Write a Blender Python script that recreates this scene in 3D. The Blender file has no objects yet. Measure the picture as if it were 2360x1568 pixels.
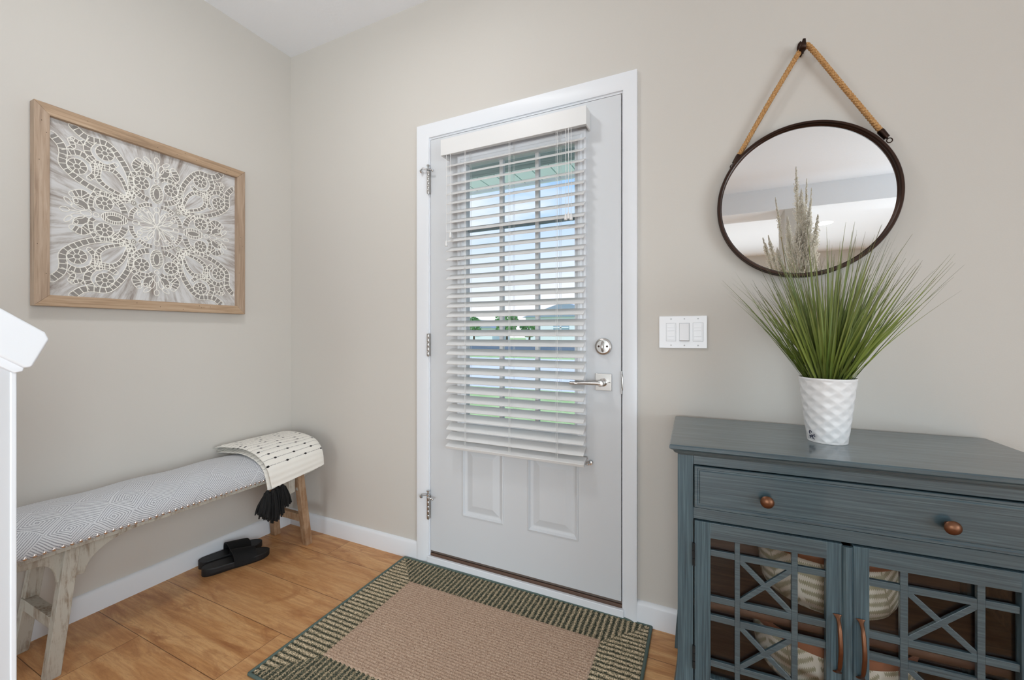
import bpy, bmesh, math, random
import numpy as np
from mathutils import Vector, Matrix, Quaternion
R = math.radians
random.seed(7)
sc = bpy.context.scene
col = sc.collection

# ------------------------------------------------------------------ camera
YAW = 0.4426
CAMP = Vector((2.2246, -1.6581, 1.11))
cd = bpy.data.cameras.new('camera')
cam = bpy.data.objects.new('camera', cd); col.objects.link(cam)
cam.location = CAMP
cam.rotation_euler = (R(90), 0, YAW)
cd.sensor_width = 36; cd.lens = 960.4 / 2360 * 36
cd.shift_y = -13.95 / 2360
cd.clip_start = 0.02; cd.clip_end = 500
cd.dof.use_dof = True; cd.dof.focus_distance = 1.9; cd.dof.aperture_fstop = 9
sc.camera = cam

# ------------------------------------------------------------------ exposure
vs = sc.view_settings
vs.view_transform = 'Standard'; vs.look = 'None'; vs.exposure = 0.14; vs.gamma = 1.0; vs.use_curve_mapping = False
sc.cycles.max_bounces = 9; sc.cycles.diffuse_bounces = 5; sc.cycles.glossy_bounces = 5
sc.cycles.transparent_max_bounces = 16; sc.cycles.caustics_reflective = False; sc.cycles.caustics_refractive = False
sc.cycles.use_denoising = True
sc.cycles.sample_clamp_indirect = 6

def lin(c):
    o = []
    for v in c[:3]:
        v = v / 255
        o.append(v / 12.92 if v <= .04045 else ((v + .055) / 1.055) ** 2.4)
    return (*o, 1)

# ------------------------------------------------------------------ sky
w = bpy.data.worlds.new('sky'); sc.world = w; w.use_nodes = True
nt = w.node_tree; nt.nodes.clear()
def N(t, kind, **kw):
    n = t.nodes.new(kind)
    for k, v in kw.items(): setattr(n, k, v)
    return n
out = N(nt, 'ShaderNodeOutputWorld'); bg = N(nt, 'ShaderNodeBackground'); bg.inputs[1].default_value = 1.12
tc = N(nt, 'ShaderNodeTexCoord'); sep = N(nt, 'ShaderNodeSeparateXYZ'); nt.links.new(tc.outputs['Generated'], sep.inputs[0])
cr = N(nt, 'ShaderNodeValToRGB'); nt.links.new(sep.outputs[2], cr.inputs[0])
e = cr.color_ramp.elements; e[0].position = 0.0; e[0].color = lin((240, 243, 250)); e[1].position = .6; e[1].color = lin((120, 170, 232))
k = e.new(.17); k.color = lin((214, 229, 250)); k = e.new(.32); k.color = lin((162, 201, 246))
mp = N(nt, 'ShaderNodeMapping'); mp.inputs['Scale'].default_value = (1, 1, 3.2); nt.links.new(tc.outputs['Generated'], mp.inputs[0])
nz = N(nt, 'ShaderNodeTexNoise'); nz.inputs['Scale'].default_value = 2.6; nz.inputs['Detail'].default_value = 6; nt.links.new(mp.outputs[0], nz.inputs[0])
c2 = N(nt, 'ShaderNodeValToRGB'); c2.color_ramp.elements[0].position = .50; c2.color_ramp.elements[1].position = .74; nt.links.new(nz.outputs[0], c2.inputs[0])
mx = N(nt, 'ShaderNodeMixRGB'); mx.inputs[2].default_value = lin((246, 248, 252))
nt.links.new(c2.outputs[0], mx.inputs[0]); nt.links.new(cr.outputs[0], mx.inputs[1]); nt.links.new(mx.outputs[0], bg.inputs[0]); nt.links.new(bg.outputs[0], out.inputs[0])

# ------------------------------------------------------------------ large lights
def light(name, kind, loc, energy, color=(1, 1, 1), rot=(0, 0, 0), size=1, size_y=None, **kw):
    l = bpy.data.lights.new(name, kind); l.energy = energy; l.color = color
    if kind == 'AREA':
        l.size = size
        if size_y: l.shape = 'RECTANGLE'; l.size_y = size_y
    if kind == 'SUN': l.angle = size
    if kind == 'POINT': l.shadow_soft_size = size
    for k_, v_ in kw.items(): setattr(l, k_, v_)
    o = bpy.data.objects.new(name, l); col.objects.link(o); o.location = loc; o.rotation_euler = rot
    return o
light('sun', 'SUN', (0, -5, 10), 2.4, (1, .97, .92), Vector((.52, .40, -.75)).to_track_quat('-Z', 'Y').to_euler(), R(2))
# added fill lights, set at the unseen right and rear window openings
light('fill_light_right', 'AREA', (6.12, -3.5, 1.1), 112, (.84, .94, 1.03), (0, R(118), 0), 2.0, 3.0)
def fill_spot(name, src, dst, ang, e):
    o_ = light(name, 'SPOT', src, e, (.90, .965, 1), spot_size=R(ang), spot_blend=1, shadow_soft_size=.35)
    o_.rotation_euler = (Vector(dst) - Vector(src)).to_track_quat('-Z', 'Y').to_euler()
# added soft fill spots: one aimed at the ceiling, two aimed low
fill_spot('fill_ceiling', (1.9, -1.9, 1.2), (.75, -.8, 2.73), 80, 46)
fill_spot('fill_door', (2.3, -3.5, 1.0), (1.35, 0, .15), 68, 46)
fill_spot('fill_bench', (3.0, -2.0, 1.45), (0, -.75, .55), 60, 64)
light('fill_light_rear', 'AREA', (2.9, -8.52, 1.0), 150, (.84, .94, 1.03), (R(90), 0, 0), 4.6, 1.7)  # added rear fill light for more even walls

# ------------------------------------------------------------------ mesh helpers
class MB:
    def __init__(s): s.v = []; s.f = []; s.uv = None
    def quadgrid(s, P, close_u=False, close_v=False, flip=False, uv=None):
        nu, nv = len(P), len(P[0]); b = len(s.v)
        for r in P: s.v.extend(tuple(p) for p in r)
        for i in range(nu - (0 if close_u else 1)):
            for j in range(nv - (0 if close_v else 1)):
                q = [b + i * nv + j, b + ((i + 1) % nu) * nv + j, b + ((i + 1) % nu) * nv + (j + 1) % nv, b + i * nv + (j + 1) % nv]
                s.f.append(q[::-1] if flip else q)
        return s
    def box(s, x0, x1, y0, y1, z0, z1, M=None):
        if x0 > x1: x0, x1 = x1, x0
        if y0 > y1: y0, y1 = y1, y0
        if z0 > z1: z0, z1 = z1, z0
        b = len(s.v)
        for z in (z0, z1):
            for (x, y) in ((x0, y0), (x1, y0), (x1, y1), (x0, y1)):
                p = Vector((x, y, z)); s.v.append(tuple(M @ p if M else p))
        for q in ((3, 2, 1, 0), (4, 5, 6, 7), (0, 1, 5, 4), (1, 2, 6, 5), (2, 3, 7, 6), (3, 0, 4, 7)): s.f.append([b + i for i in q])
        return s
    def prism(s, pts, d, a=None):
        """pts: list of 3D points (planar polygon), extruded by vector d"""
        b = len(s.v); n = len(pts); d = Vector(d)
        pts = [Vector(p) for p in pts]
        nrm = Vector((0, 0, 0))
        for i in range(n): nrm += pts[i].cross(pts[(i + 1) % n])
        if nrm.dot(d) > 0: pts = pts[::-1]
        s.v.extend(tuple(p) for p in pts); s.v.extend(tuple(p + d) for p in pts)
        s.f.append(list(range(b, b + n))); s.f.append([b + n + i for i in range(n)][::-1])
        for i in range(n): s.f.append([b + i, b + n + i, b + n + (i + 1) % n, b + (i + 1) % n])
        return s
    def tube(s, path, r, n=8, cap=True, flat=1.0, up=None):
        path = [Vector(p) for p in path]; m = len(path)
        rs = r if isinstance(r, (list, tuple)) else [r] * m
        b = len(s.v); prev = None
        for i in range(m):
            t = (path[min(i + 1, m - 1)] - path[max(i - 1, 0)])
            if t.length < 1e-9: t = Vector((0, 0, 1))
            t.normalize()
            if up is not None: a = Vector(up)
            elif prev is None: a = Vector((0, 0, 1)) if abs(t.z) < .9 else Vector((1, 0, 0))
            else: a = prev
            a = a - t * a.dot(t)
            if a.length < 1e-6: a = t.orthogonal()
            a.normalize(); prev = a; c = t.cross(a)
            for j in range(n):
                th = 2 * math.pi * j / n
                s.v.append(tuple(path[i] + a * math.cos(th) * rs[i] * flat + c * math.sin(th) * rs[i]))
        for i in range(m - 1):
            for j in range(n):
                s.f.append([b + i * n + j, b + i * n + (j + 1) % n, b + (i + 1) * n + (j + 1) % n, b + (i + 1) * n + j])
        if cap:
            s.f.append([b + j for j in range(n)][::-1]); s.f.append([b + (m - 1) * n + j for j in range(n)])
        return s
    def lathe(s, prof, n=32, M=None, sx=1, sy=1, close=False):
        """prof: (r, z) list about local z"""
        b = len(s.v); m = len(prof)
        for i in range(n):
            th = 2 * math.pi * i / n
            for (r, z) in prof:
                p = Vector((r * math.cos(th) * sx, r * math.sin(th) * sy, z)); s.v.append(tuple(M @ p if M else p))
        for i in range(n):
            for j in range(m - (0 if close else 1)):
                s.f.append([b + i * m + j, b + ((i + 1) % n) * m + j, b + ((i + 1) % n) * m + (j + 1) % m, b + i * m + (j + 1) % m])
        return s
    def ell(s, c, rx, ry, rz, n=16, m=10, M=None):
        prof = [(math.sin(math.pi * j / m), -math.cos(math.pi * j / m)) for j in range(m + 1)]
        prof[0] = (1e-4, -1); prof[-1] = (1e-4, 1)
        MM = (M or Matrix()) @ Matrix.Translation(c) @ Matrix.Diagonal((rx, ry, rz, 1))
        return s.lathe(prof, n, MM)

ROOTS = {}
def world_inv(parent):
    o = parent
    while o.parent: o = o.parent
    return ROOTS[o.name]
def build(name, mb, mat, parent=None, smooth=None, bevel=0, label=None, kind=None, uv=None, seg=2, recalc=False):
    me = bpy.data.meshes.new(name)
    V = mb.v
    if parent is not None:
        Mi = world_inv(parent); V = [tuple(Mi @ Vector(p)) for p in V]
    me.from_pydata(V, [], mb.f); me.update()
    if recalc:
        bm = bmesh.new(); bm.from_mesh(me); bmesh.ops.recalc_face_normals(bm, faces=bm.faces); bm.to_mesh(me); bm.free()
    if mat: me.materials.append(mat)
    if smooth is not None:
        me.polygons.foreach_set('use_smooth', [True] * len(me.polygons))
        me.set_sharp_from_angle(angle=R(smooth))
    if uv is not None:
        ul = me.uv_layers.new(name='UVMap')
        vi = np.empty(len(me.loops), dtype=np.int32); me.loops.foreach_get('vertex_index', vi)
        ul.data.foreach_set('uv', np.array(uv, dtype=np.float32)[vi].ravel())
    o = bpy.data.objects.new(name, me); col.objects.link(o)
    if parent is not None: o.parent = parent
    else: ROOTS[o.name] = Matrix()
    if bevel:
        m = o.modifiers.new('bevel', 'BEVEL'); m.width = bevel; m.segments = seg; m.limit_method = 'ANGLE'; m.angle_limit = R(35)
        if smooth is None:
            me.polygons.foreach_set('use_smooth', [True] * len(me.polygons)); m.harden_normals = True
            me.set_sharp_from_angle(angle=R(180))
    if label: o['label'] = label
    if kind: o['kind'] = kind
    return o
def tag(o, label, cat, group=None):
    o['label'] = label; o['category'] = cat
    if group: o['group'] = group
    return o
def thing(name, loc, label=None, cat=None, rz=0, kind=None, group=None):
    o = bpy.data.objects.new(name, None); col.objects.link(o); o.location = loc; o.rotation_euler = (0, 0, rz)
    o.empty_display_size = .05
    M = Matrix.Translation(loc) @ Matrix.Rotation(rz, 4, 'Z'); ROOTS[o.name] = M.inverted()
    if label: o['label'] = label
    if cat: o['category'] = cat
    if kind: o['kind'] = kind
    if group: o['group'] = group
    return o
def cr_path(pts, n=8, closed=False):
    """catmull-rom through points"""
    P = [Vector(p) for p in pts]; o = []
    m = len(P); rng = range(m if closed else m - 1)
    for i in rng:
        if closed: a, b, c, d = P[(i - 1) % m], P[i], P[(i + 1) % m], P[(i + 2) % m]
        else: a, b, c, d = P[max(i - 1, 0)], P[i], P[i + 1], P[min(i + 2, m - 1)]
        for k in range(n):
            t = k / n
            o.append(.5 * ((2 * b) + (c - a) * t + (2 * a - 5 * b + 4 * c - d) * t * t + (3 * b - a - 3 * c + d) * t ** 3))
    if not closed: o.append(P[-1])
    return o

# ------------------------------------------------------------------ materials
class T:
    """small node-tree helper"""
    def __init__(s, name):
        s.m = bpy.data.materials.new(name); s.m.use_nodes = True; s.t = s.m.node_tree; s.t.nodes.clear()
        s.out = s.n('ShaderNodeOutputMaterial'); s.b = s.n('ShaderNodeBsdfPrincipled'); s.l(s.b.outputs[0], s.out.inputs[0])
        s.tc = s.n('ShaderNodeTexCoord')
    def n(s, k, **kw):
        x = s.t.nodes.new(k)
        for a, v in kw.items(): setattr(x, a, v)
        return x
    def l(s, a, b): s.t.links.new(a, b)
    def sock(s, n, i, v):
        if hasattr(v, 'links') or hasattr(v, 'is_output'): s.l(v, n.inputs[i])
        else: n.inputs[i].default_value = v
    def math(s, op, a, b=0, c=0):
        x = s.n('ShaderNodeMath', operation=op); s.sock(x, 0, a); s.sock(x, 1, b); s.sock(x, 2, c); return x.outputs[0]
    def sep(s, v): x = s.n('ShaderNodeSeparateXYZ'); s.l(v, x.inputs[0]); return x.outputs
    def comb(s, a, b, c=0): x = s.n('ShaderNodeCombineXYZ'); s.sock(x, 0, a); s.sock(x, 1, b); s.sock(x, 2, c); return x.outputs[0]
    def map(s, v, scale=(1, 1, 1), loc=(0, 0, 0), rot=(0, 0, 0)):
        x = s.n('ShaderNodeMapping'); s.l(v, x.inputs[0]); x.inputs['Scale'].default_value = scale; x.inputs['Location'].default_value = loc
        x.inputs['Rotation'].default_value = rot; return x.outputs[0]
    def noise(s, v, scale, detail=3, rough=.5, dist=0):
        x = s.n('ShaderNodeTexNoise'); s.l(v, x.inputs[0]); x.inputs['Scale'].default_value = scale; x.inputs['Detail'].default_value = detail
        x.inputs['Roughness'].default_value = rough; x.inputs['Distortion'].default_value = dist; return x.outputs[0]
    def white(s, v): x = s.n('ShaderNodeTexWhiteNoise', noise_dimensions='3D'); s.l(v, x.inputs[0]); return x.outputs[0]
    def ramp(s, v, stops, interp='LINEAR'):
        x = s.n('ShaderNodeValToRGB'); s.l(v, x.inputs[0]); x.color_ramp.interpolation = interp; e = x.color_ramp.elements
        e[0].position, e[0].color = stops[0][0], stops[0][1]; e[1].position, e[1].color = stops[-1][0], stops[-1][1]
        for p, c in stops[1:-1]: k = e.new(p); k.color = c
        return x.outputs[0]
    def mix(s, f, a, b, mode='MIX'):
        x = s.n('ShaderNodeMixRGB', blend_type=mode); s.sock(x, 0, f); s.sock(x, 1, a); s.sock(x, 2, b); return x.outputs[0]
    def bump(s, h, strength=.2, dist=.002):
        x = s.n('ShaderNodeBump'); x.inputs['Strength'].default_value = strength; x.inputs['Distance'].default_value = dist; s.l(h, x.inputs['Height'])
        s.l(x.outputs[0], s.b.inputs['Normal']); return x
    def set(s, **kw):
        for a, v in kw.items(): s.sock(s.b, {'col': 'Base Color', 'rough': 'Roughness', 'metal': 'Metallic', 'spec': 'Specular IOR Level', 'coat': 'Coat Weight', 'sheen': 'Sheen Weight'}.get(a, a), v)
        return s
W1 = (1, 1, 1, 1); K0 = (0, 0, 0, 1)
def plain(name, c, rough=.5, metal=0, ns=0, amt=0, bs=0, bd=.0005, spec=.5):
    t = T(name); t.set(col=lin(c), rough=rough, metal=metal, spec=spec)
    if ns:
        nzz = t.noise(t.tc.outputs['Object'], ns, 4)
        if amt: t.set(col=t.mix(t.math('MULTIPLY', nzz, amt), lin(c), lin([v * .6 for v in c])))
        if bs: t.bump(nzz, bs, bd)
    return t.m
M = {}
M['wall'] = plain('wall_paint', (206, 201, 194), .75, ns=260, bs=.18, bd=.001, spec=.25)
M['ceil'] = plain('ceiling_paint', (240, 242, 246), .85, ns=60, bs=.3, bd=.002, spec=.2)
M['trim'] = plain('white_trim_paint', (229, 231, 235), .38, spec=.45)
M['door'] = plain('door_paint', (210, 212, 215), .42, ns=90, bs=.03, spec=.45)
M['pvc'] = plain('blind_white', (224, 223, 222), .4)
M['plate'] = plain('switch_plastic', (240, 241, 244), .3)
M['groove'] = plain('shadow_gap_grey', (196, 198, 201), .6)
M['nickel'] = plain('satin_nickel', (196, 192, 188), .28, 1, ns=200, bs=.02)
M['chrome'] = plain('bright_nickel', (205, 205, 205), .18, 1)
M['black_gap'] = plain('weatherstrip_gap_black', (12, 12, 13), .8)
M['bronze'] = plain('oil_rubbed_bronze', (62, 44, 36), .38, .85, ns=40, amt=.6, bs=.1)
M['copper'] = plain('aged_copper', (122, 84, 62), .38, .9, ns=60, amt=.5, bs=.05)
M['mirror'] = plain('mirror_glass', (236, 239, 240), .0, 1)
M['slipper'] = plain('black_rubber', (17, 17, 19), .55, ns=300, bs=.2)
M['velvet'] = plain('black_strap_fabric', (10, 10, 12), .9, ns=500, bs=.4)
M['tassel'] = plain('black_yarn', (9, 9, 10), .85, ns=400, bs=.4)
M['steel'] = plain('nail_steel', (225, 216, 212), .22, 1)
M['soil'] = plain('dark_moss', (30, 32, 20), .9, ns=80, amt=.6)
M['binding'] = plain('rug_binding', (84, 100, 94), .85, ns=400, bs=.4)
M['grid_grey'] = plain('muntin_white', (232, 232, 234), .4)

def m_glass(name='clear_pane', tint=(1, 1, 1, 1), refl=1.0):
    t = T(name); t.t.nodes.remove(t.b)
    tr = t.n('ShaderNodeBsdfTransparent'); tr.inputs[0].default_value = tint
    gl = t.n('ShaderNodeBsdfGlossy'); gl.inputs['Roughness'].default_value = .02
    fr = t.n('ShaderNodeFresnel'); fr.inputs[0].default_value = 1.35
    ms = t.n('ShaderNodeMixShader'); t.l(t.math('MULTIPLY', fr.outputs[0], refl), ms.inputs[0]); t.l(tr.outputs[0], ms.inputs[1]); t.l(gl.outputs[0], ms.inputs[2])
    t.l(ms.outputs[0], t.out.inputs[0]); return t.m
M['glass'] = m_glass()
M['glass2'] = m_glass('window_pane_glass', (.97, .99, .98, 1), .6)

def m_floor():
    t = T('oak_plank_floor'); o = t.tc.outputs['Object']; x, y, z = t.sep(o)
    row = t.math('FLOOR', t.math('DIVIDE', t.math('ADD', y, .166), .2315))
    fy = t.math('FRACT', t.math('DIVIDE', t.math('ADD', y, .166), .2315))
    r1 = t.white(t.comb(row, 3.7, 1.1))
    # end joints placed per row; row 0 -> x=.485, row -3 -> x=.79
    off = t.math('MULTIPLY', r1, 1.3)
    off = t.math('ADD', t.math('MULTIPLY', t.math('COMPARE', row, 0, .1), t.math('SUBTRACT', .485, off)), off)
    off = t.math('ADD', t.math('MULTIPLY', t.math('COMPARE', row, -3, .1), t.math('SUBTRACT', .79, off)), off)
    off = t.math('ADD', t.math('MULTIPLY', t.math('COMPARE', row, -1, .1), t.math('SUBTRACT', -.25, off)), off)
    off = t.math('ADD', t.math('MULTIPLY', t.math('COMPARE', row, -2, .1), t.math('SUBTRACT', -.1, off)), off)
    off = t.math('ADD', t.math('MULTIPLY', t.math('COMPARE', row, -4, .1), t.math('SUBTRACT', .33, off)), off)
    px = t.math('DIVIDE', t.math('SUBTRACT', x, off), 1.42)
    fx = t.math('FRACT', px); cx = t.math('FLOOR', px)
    rnd = t.white(t.comb(row, cx, 5.2)); rnd2 = t.white(t.comb(cx, row, 9.9))
    gv = t.comb(t.math('ADD', t.math('MULTIPLY', x, 1.0), t.math('MULTIPLY', rnd, 9)), t.math('ADD', t.math('MULTIPLY', y, 7), t.math('MULTIPLY', rnd2, 9)), 0)
    g1 = t.noise(gv, 2.4, 7, .62, 1.0)
    gv2 = t.comb(t.math('MULTIPLY', x, 6), t.math('MULTIPLY', y, 110), rnd)
    g2 = t.noise(gv2, 1.0, 5, .6, .3)
    kn = t.noise(t.comb(t.math('ADD', t.math('MULTIPLY', x, 2.2), t.math('MULTIPLY', rnd, 5)), t.math('MULTIPLY', y, 5), rnd2), 1.8, 5, .62, 1.2)
    c = t.ramp(g1, [(.30, lin((168, 114, 68))), (.45, lin((204, 152, 100))), (.60, lin((222, 176, 124))), (.75, lin((192, 138, 86)))])
    c = t.mix(t.ramp(kn, [(.52, K0), (.68, (.8, .8, .8, 1))]), c, lin((156, 100, 60)))
    c = t.mix(t.ramp(g2, [(.34, (.45, .45, .45, 1)), (.58, K0)]), c, lin((166, 112, 70)))
    c = t.mix(t.math('MULTIPLY', t.ramp(t.noise(t.comb(t.math('MULTIPLY', x, 4), t.math('MULTIPLY', y, 30), rnd2), 2.0, 4, .6, 2.0), [(.47, K0), (.5, W1), (.53, K0)]), .22), c, lin((110, 62, 34)))
    c = t.mix(t.math('MULTIPLY', rnd, .3), c, lin((184, 132, 88)))
    sy = t.math('LESS_THAN', t.math('MULTIPLY', t.math('MINIMUM', fy, t.math('SUBTRACT', 1, fy)), .2315), .0012)
    sx = t.math('LESS_THAN', t.math('MULTIPLY', t.math('MINIMUM', fx, t.math('SUBTRACT', 1, fx)), 1.42), .0010)
    seam = t.math('MAXIMUM', sy, sx)
    c = t.mix(t.math('MULTIPLY', seam, .75), c, lin((70, 40, 22)))
    t.set(col=c, rough=t.math('ADD', .33, t.math('MULTIPLY', g2, .16)), spec=.35)
    h = t.math('SUBTRACT', t.math('MULTIPLY', g2, .35), t.math('MULTIPLY', seam, 2))
    t.bump(h, .25, .0008)
    return t.m
M['floor'] = m_floor()

def m_cab():
    t = T('brushed_teal_cabinet_paint'); o = t.tc.outputs['Object']
    s1 = t.noise(t.map(o, (5, 60, 320)), 1.0, 4, .6)       # horizontal brushing
    n0 = t.noise(o, 3.2, 3)
    c = t.ramp(s1, [(.3, lin((44, 60, 68))), (.52, lin((64, 84, 92))), (.75, lin((90, 110, 116)))])
    c = t.mix(t.math('MULTIPLY', n0, .35), c, lin((52, 66, 72)))
    t.set(col=c, rough=.30, spec=.6, coat=.6); t.bump(s1, .10, .0005); return t.m
def m_cabv():
    t = T('brushed_teal_cabinet_stiles'); o = t.tc.outputs['Object']
    s1 = t.noise(t.map(o, (320, 60, 5)), 1.0, 4, .6)
    c = t.ramp(s1, [(.3, lin((44, 60, 68))), (.52, lin((66, 86, 94))), (.75, lin((92, 112, 118)))])
    t.set(col=c, rough=.38, spec=.5); t.bump(s1, .10, .0005); return t.m
M['cab'] = m_cab(); M['cabv'] = m_cabv()
def m_wood(name, dark, mid, light_, sx=3, sy=40, sz=40, rough=.5, amt=1):
    t = T(name); o = t.tc.outputs['Object']
    g = t.noise(t.map(o, (sx, sy, sz)), 1.5, 6, .6, .6)
    t.set(col=t.ramp(g, [(.3, lin(dark)), (.5, lin(mid)), (.72, lin(light_))]), rough=rough); t.bump(g, .2 * amt, .001); return t.m
M['inwood'] = m_wood('cabinet_interior_wood', (66, 42, 32), (92, 62, 48), (112, 80, 62), 3, 30, 30)
M['frame_v'] = m_wood('picture_frame_wood_upright', (146, 122, 102), (172, 148, 126), (190, 168, 148), 60, 60, 3)
M['frame_h'] = m_wood('picture_frame_wood_rail', (144, 118, 94), (174, 146, 118), (194, 168, 142), 60, 3, 60)
def m_weather(name, paint, wood, lo, hi):
    t = T(name); o = t.tc.outputs['Object']
    g = t.noise(t.map(o, (70, 70, 8)), 1.2, 6, .7, .5); g2 = t.noise(t.map(o, (9, 9, 7)), 2.0, 5, .65)
    k = t.math('ADD', t.math('MULTIPLY', g, .55), t.math('MULTIPLY', g2, .45))
    c = t.mix(t.ramp(k, [(lo, W1), (hi, K0)]), lin(paint), lin(wood))
    c = t.mix(t.ramp(g, [(.28, (.5, .5, .5, 1)), (.36, K0)]), c, lin((70, 56, 44)))
    t.set(col=c, rough=.65); t.bump(g, .35, .001); return t.m
M['wash'] = m_weather('whitewashed_bench_wood', (190, 186, 175), (138, 118, 98), .36, .52)
M['wash2'] = m_weather('bare_brown_bench_wood', (176, 148, 120), (146, 110, 78), .42, .6)

def m_seat():
    t = T('grey_woven_seat_fabric'); u, v, _ = t.sep(t.tc.outputs['UV'])
    dn = t.noise(t.tc.outputs['UV'], 7, 2)
    uu = t.math('ADD', u, t.math('MULTIPLY', dn, .03)); vv = t.math('ADD', v, t.math('MULTIPLY', t.noise(t.map(t.tc.outputs['UV'], loc=(3, 3, 0)), 7, 2), .03))
    a = t.math('DIVIDE', t.math('ADD', uu, vv), .115); b = t.math('DIVIDE', t.math('SUBTRACT', uu, vv), .115)
    par = t.math('MODULO', t.math('ADD', t.math('ADD', t.math('FLOOR', a), t.math('FLOOR', b)), 100), 2)
    fa = t.math('ABSOLUTE', t.math('SUBTRACT', t.math('FRACT', a), .5)); fb = t.math('ABSOLUTE', t.math('SUBTRACT', t.math('FRACT', b), .5))
    sel = t.math('ADD', t.math('MULTIPLY', par, t.math('SUBTRACT', a, b)), b)
    con = t.math('MAXIMUM', fa, fb)
    # some cells hold nested squares, the others straight hatching
    rnd = t.white(t.comb(t.math('FLOOR', a), t.math('FLOOR', b), 2.2))
    nest = t.math('GREATER_THAN', rnd, .62)
    ph = t.math('ADD', t.math('MULTIPLY', nest, t.math('SUBTRACT', t.math('MULTIPLY', con, 1.0), sel)), sel)
    st = t.math('SINE', t.math('ADD', t.math('MULTIPLY', ph, 2 * math.pi * 12.6), t.math('MULTIPLY', rnd, 9)))
    nn = t.noise(t.map(t.tc.outputs['UV'], (1, 1, 1)), 420, 3, .7)
    k = t.math('ADD', t.math('ADD', t.math('MULTIPLY', st, .30), t.math('MULTIPLY', nn, 1.05)), -.02)
    c = t.ramp(k, [(.14, lin((132, 133, 140))), (.46, lin((196, 197, 201))), (.75, lin((218, 219, 222)))])
    t.set(col=c, rough=.9, sheen=.2); t.bump(k, .4, .0012); return t.m
M['seat'] = m_seat()

def m_throw():
    t = T('cream_throw_with_black_dashes'); u, v, _ = t.sep(t.tc.outputs['UV'])
    P_ = .0260
    vr = t.math('DIVIDE', v, P_); row = t.math('FLOOR', vr); fv = t.math('ABSOLUTE', t.math('SUBTRACT', t.math('FRACT', vr), .5))
    on = t.math('GREATER_THAN', v, .07)
    nn = t.noise(t.comb(t.math('MULTIPLY', u, 330), t.math('MULTIPLY', v, 60)), 1, 2)
    line = t.math('MULTIPLY', t.math('LESS_THAN', fv, .055), t.math('GREATER_THAN', nn, .44))
    rr = t.white(t.comb(row, 1.3, 4.4)); P2 = .098
    uu = t.math('DIVIDE', t.math('ADD', u, t.math('MULTIPLY', rr, .4)), P2); fu = t.math('ABSOLUTE', t.math('SUBTRACT', t.math('FRACT', uu), .5))
    d = t.math('POWER', t.math('ADD', t.math('POWER', t.math('DIVIDE', t.math('MULTIPLY', fu, P2), .0072), 2), t.math('POWER', t.math('DIVIDE', t.math('MULTIPLY', fv, P_), .0042), 2)), .5)
    dash = t.math('MULTIPLY', t.math('LESS_THAN', d, 1), on); line = t.math('MULTIPLY', line, on)
    c = t.mix(t.math('MULTIPLY', line, .65), lin((240, 236, 228)), lin((90, 86, 90))); c = t.mix(dash, c, lin((14, 13, 15)))
    h = t.math('ADD', t.noise(t.tc.outputs['UV'], 500, 3), t.math('MULTIPLY', t.math('COSINE', t.math('MULTIPLY', vr, 2 * math.pi)), .8))
    t.set(col=c, rough=.95, sheen=.2); t.bump(h, .45, .0022); return t.m
M['throw'] = m_throw()

def m_rugc():
    t = T('rug_tan_loop_pile'); o = t.tc.outputs['Object']
    n1 = t.noise(t.map(o, (1, 1.6, 1)), 170, 3, .6); n2 = t.noise(o, 5, 4); n3 = t.noise(o, 420, 2)
    c = t.ramp(t.math('ADD', t.math('MULTIPLY', n1, .6), t.math('MULTIPLY', n3, .4)), [(.36, lin((110, 82, 66))), (.45, lin((178, 150, 128))), (.6, lin((208, 184, 162)))])
    c = t.mix(t.math('MULTIPLY', n2, .35), c, lin((160, 130, 112))); t.set(col=c, rough=.95, spec=.1, sheen=.1); t.bump(n3, .5, .001); return t.m
def m_rugb():
    t = T('rug_green_ribbed_border'); o = t.tc.outputs['Object']; att = t.n('ShaderNodeAttribute', attribute_name='UVMap'); u, v, _ = t.sep(t.tc.outputs['UV'])
    P_ = .0208
    ph = t.math('MULTIPLY', t.math('ADD', u, t.math('MULTIPLY', t.noise(o, 26, 3), .009)), 2 * math.pi / P_)
    s = t.math('SINE', ph); n1 = t.noise(o, 240, 3, .7)
    k = t.math('ADD', t.math('ADD', t.math('MULTIPLY', s, .14), t.math('MULTIPLY', n1, 1.35)), -.17)
    c = t.ramp(k, [(.30, lin((52, 56, 48))), (.46, lin((92, 94, 80))), (.58, lin((164, 148, 120))), (.80, lin((226, 208, 178)))])
    t.set(col=c, rough=.95, spec=.1); t.bump(n1, .5, .0015); return t.m
M['rugc'] = m_rugc(); M['rugb'] = m_rugb()

def m_blade():
    t = T('grass_blade_green'); u, v, _ = t.sep(t.tc.outputs['UV'])
    rnd = t.math('FLOOR', u); r = t.white(t.comb(rnd, 2.1, 7.7)); r2 = t.white(t.comb(rnd, 8.1, 1.7))
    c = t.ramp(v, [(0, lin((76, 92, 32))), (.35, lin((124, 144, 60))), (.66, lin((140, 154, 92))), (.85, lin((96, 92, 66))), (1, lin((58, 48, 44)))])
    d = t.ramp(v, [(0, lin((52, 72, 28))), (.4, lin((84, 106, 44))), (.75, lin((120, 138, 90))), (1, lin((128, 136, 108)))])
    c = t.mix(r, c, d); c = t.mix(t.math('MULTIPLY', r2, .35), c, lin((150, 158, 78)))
    t.set(col=c, rough=.5, spec=.35); 
    try: t.b.inputs['Subsurface Weight'].default_value = 0
    except Exception: pass
    return t.m
M['blade'] = m_blade()

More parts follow.
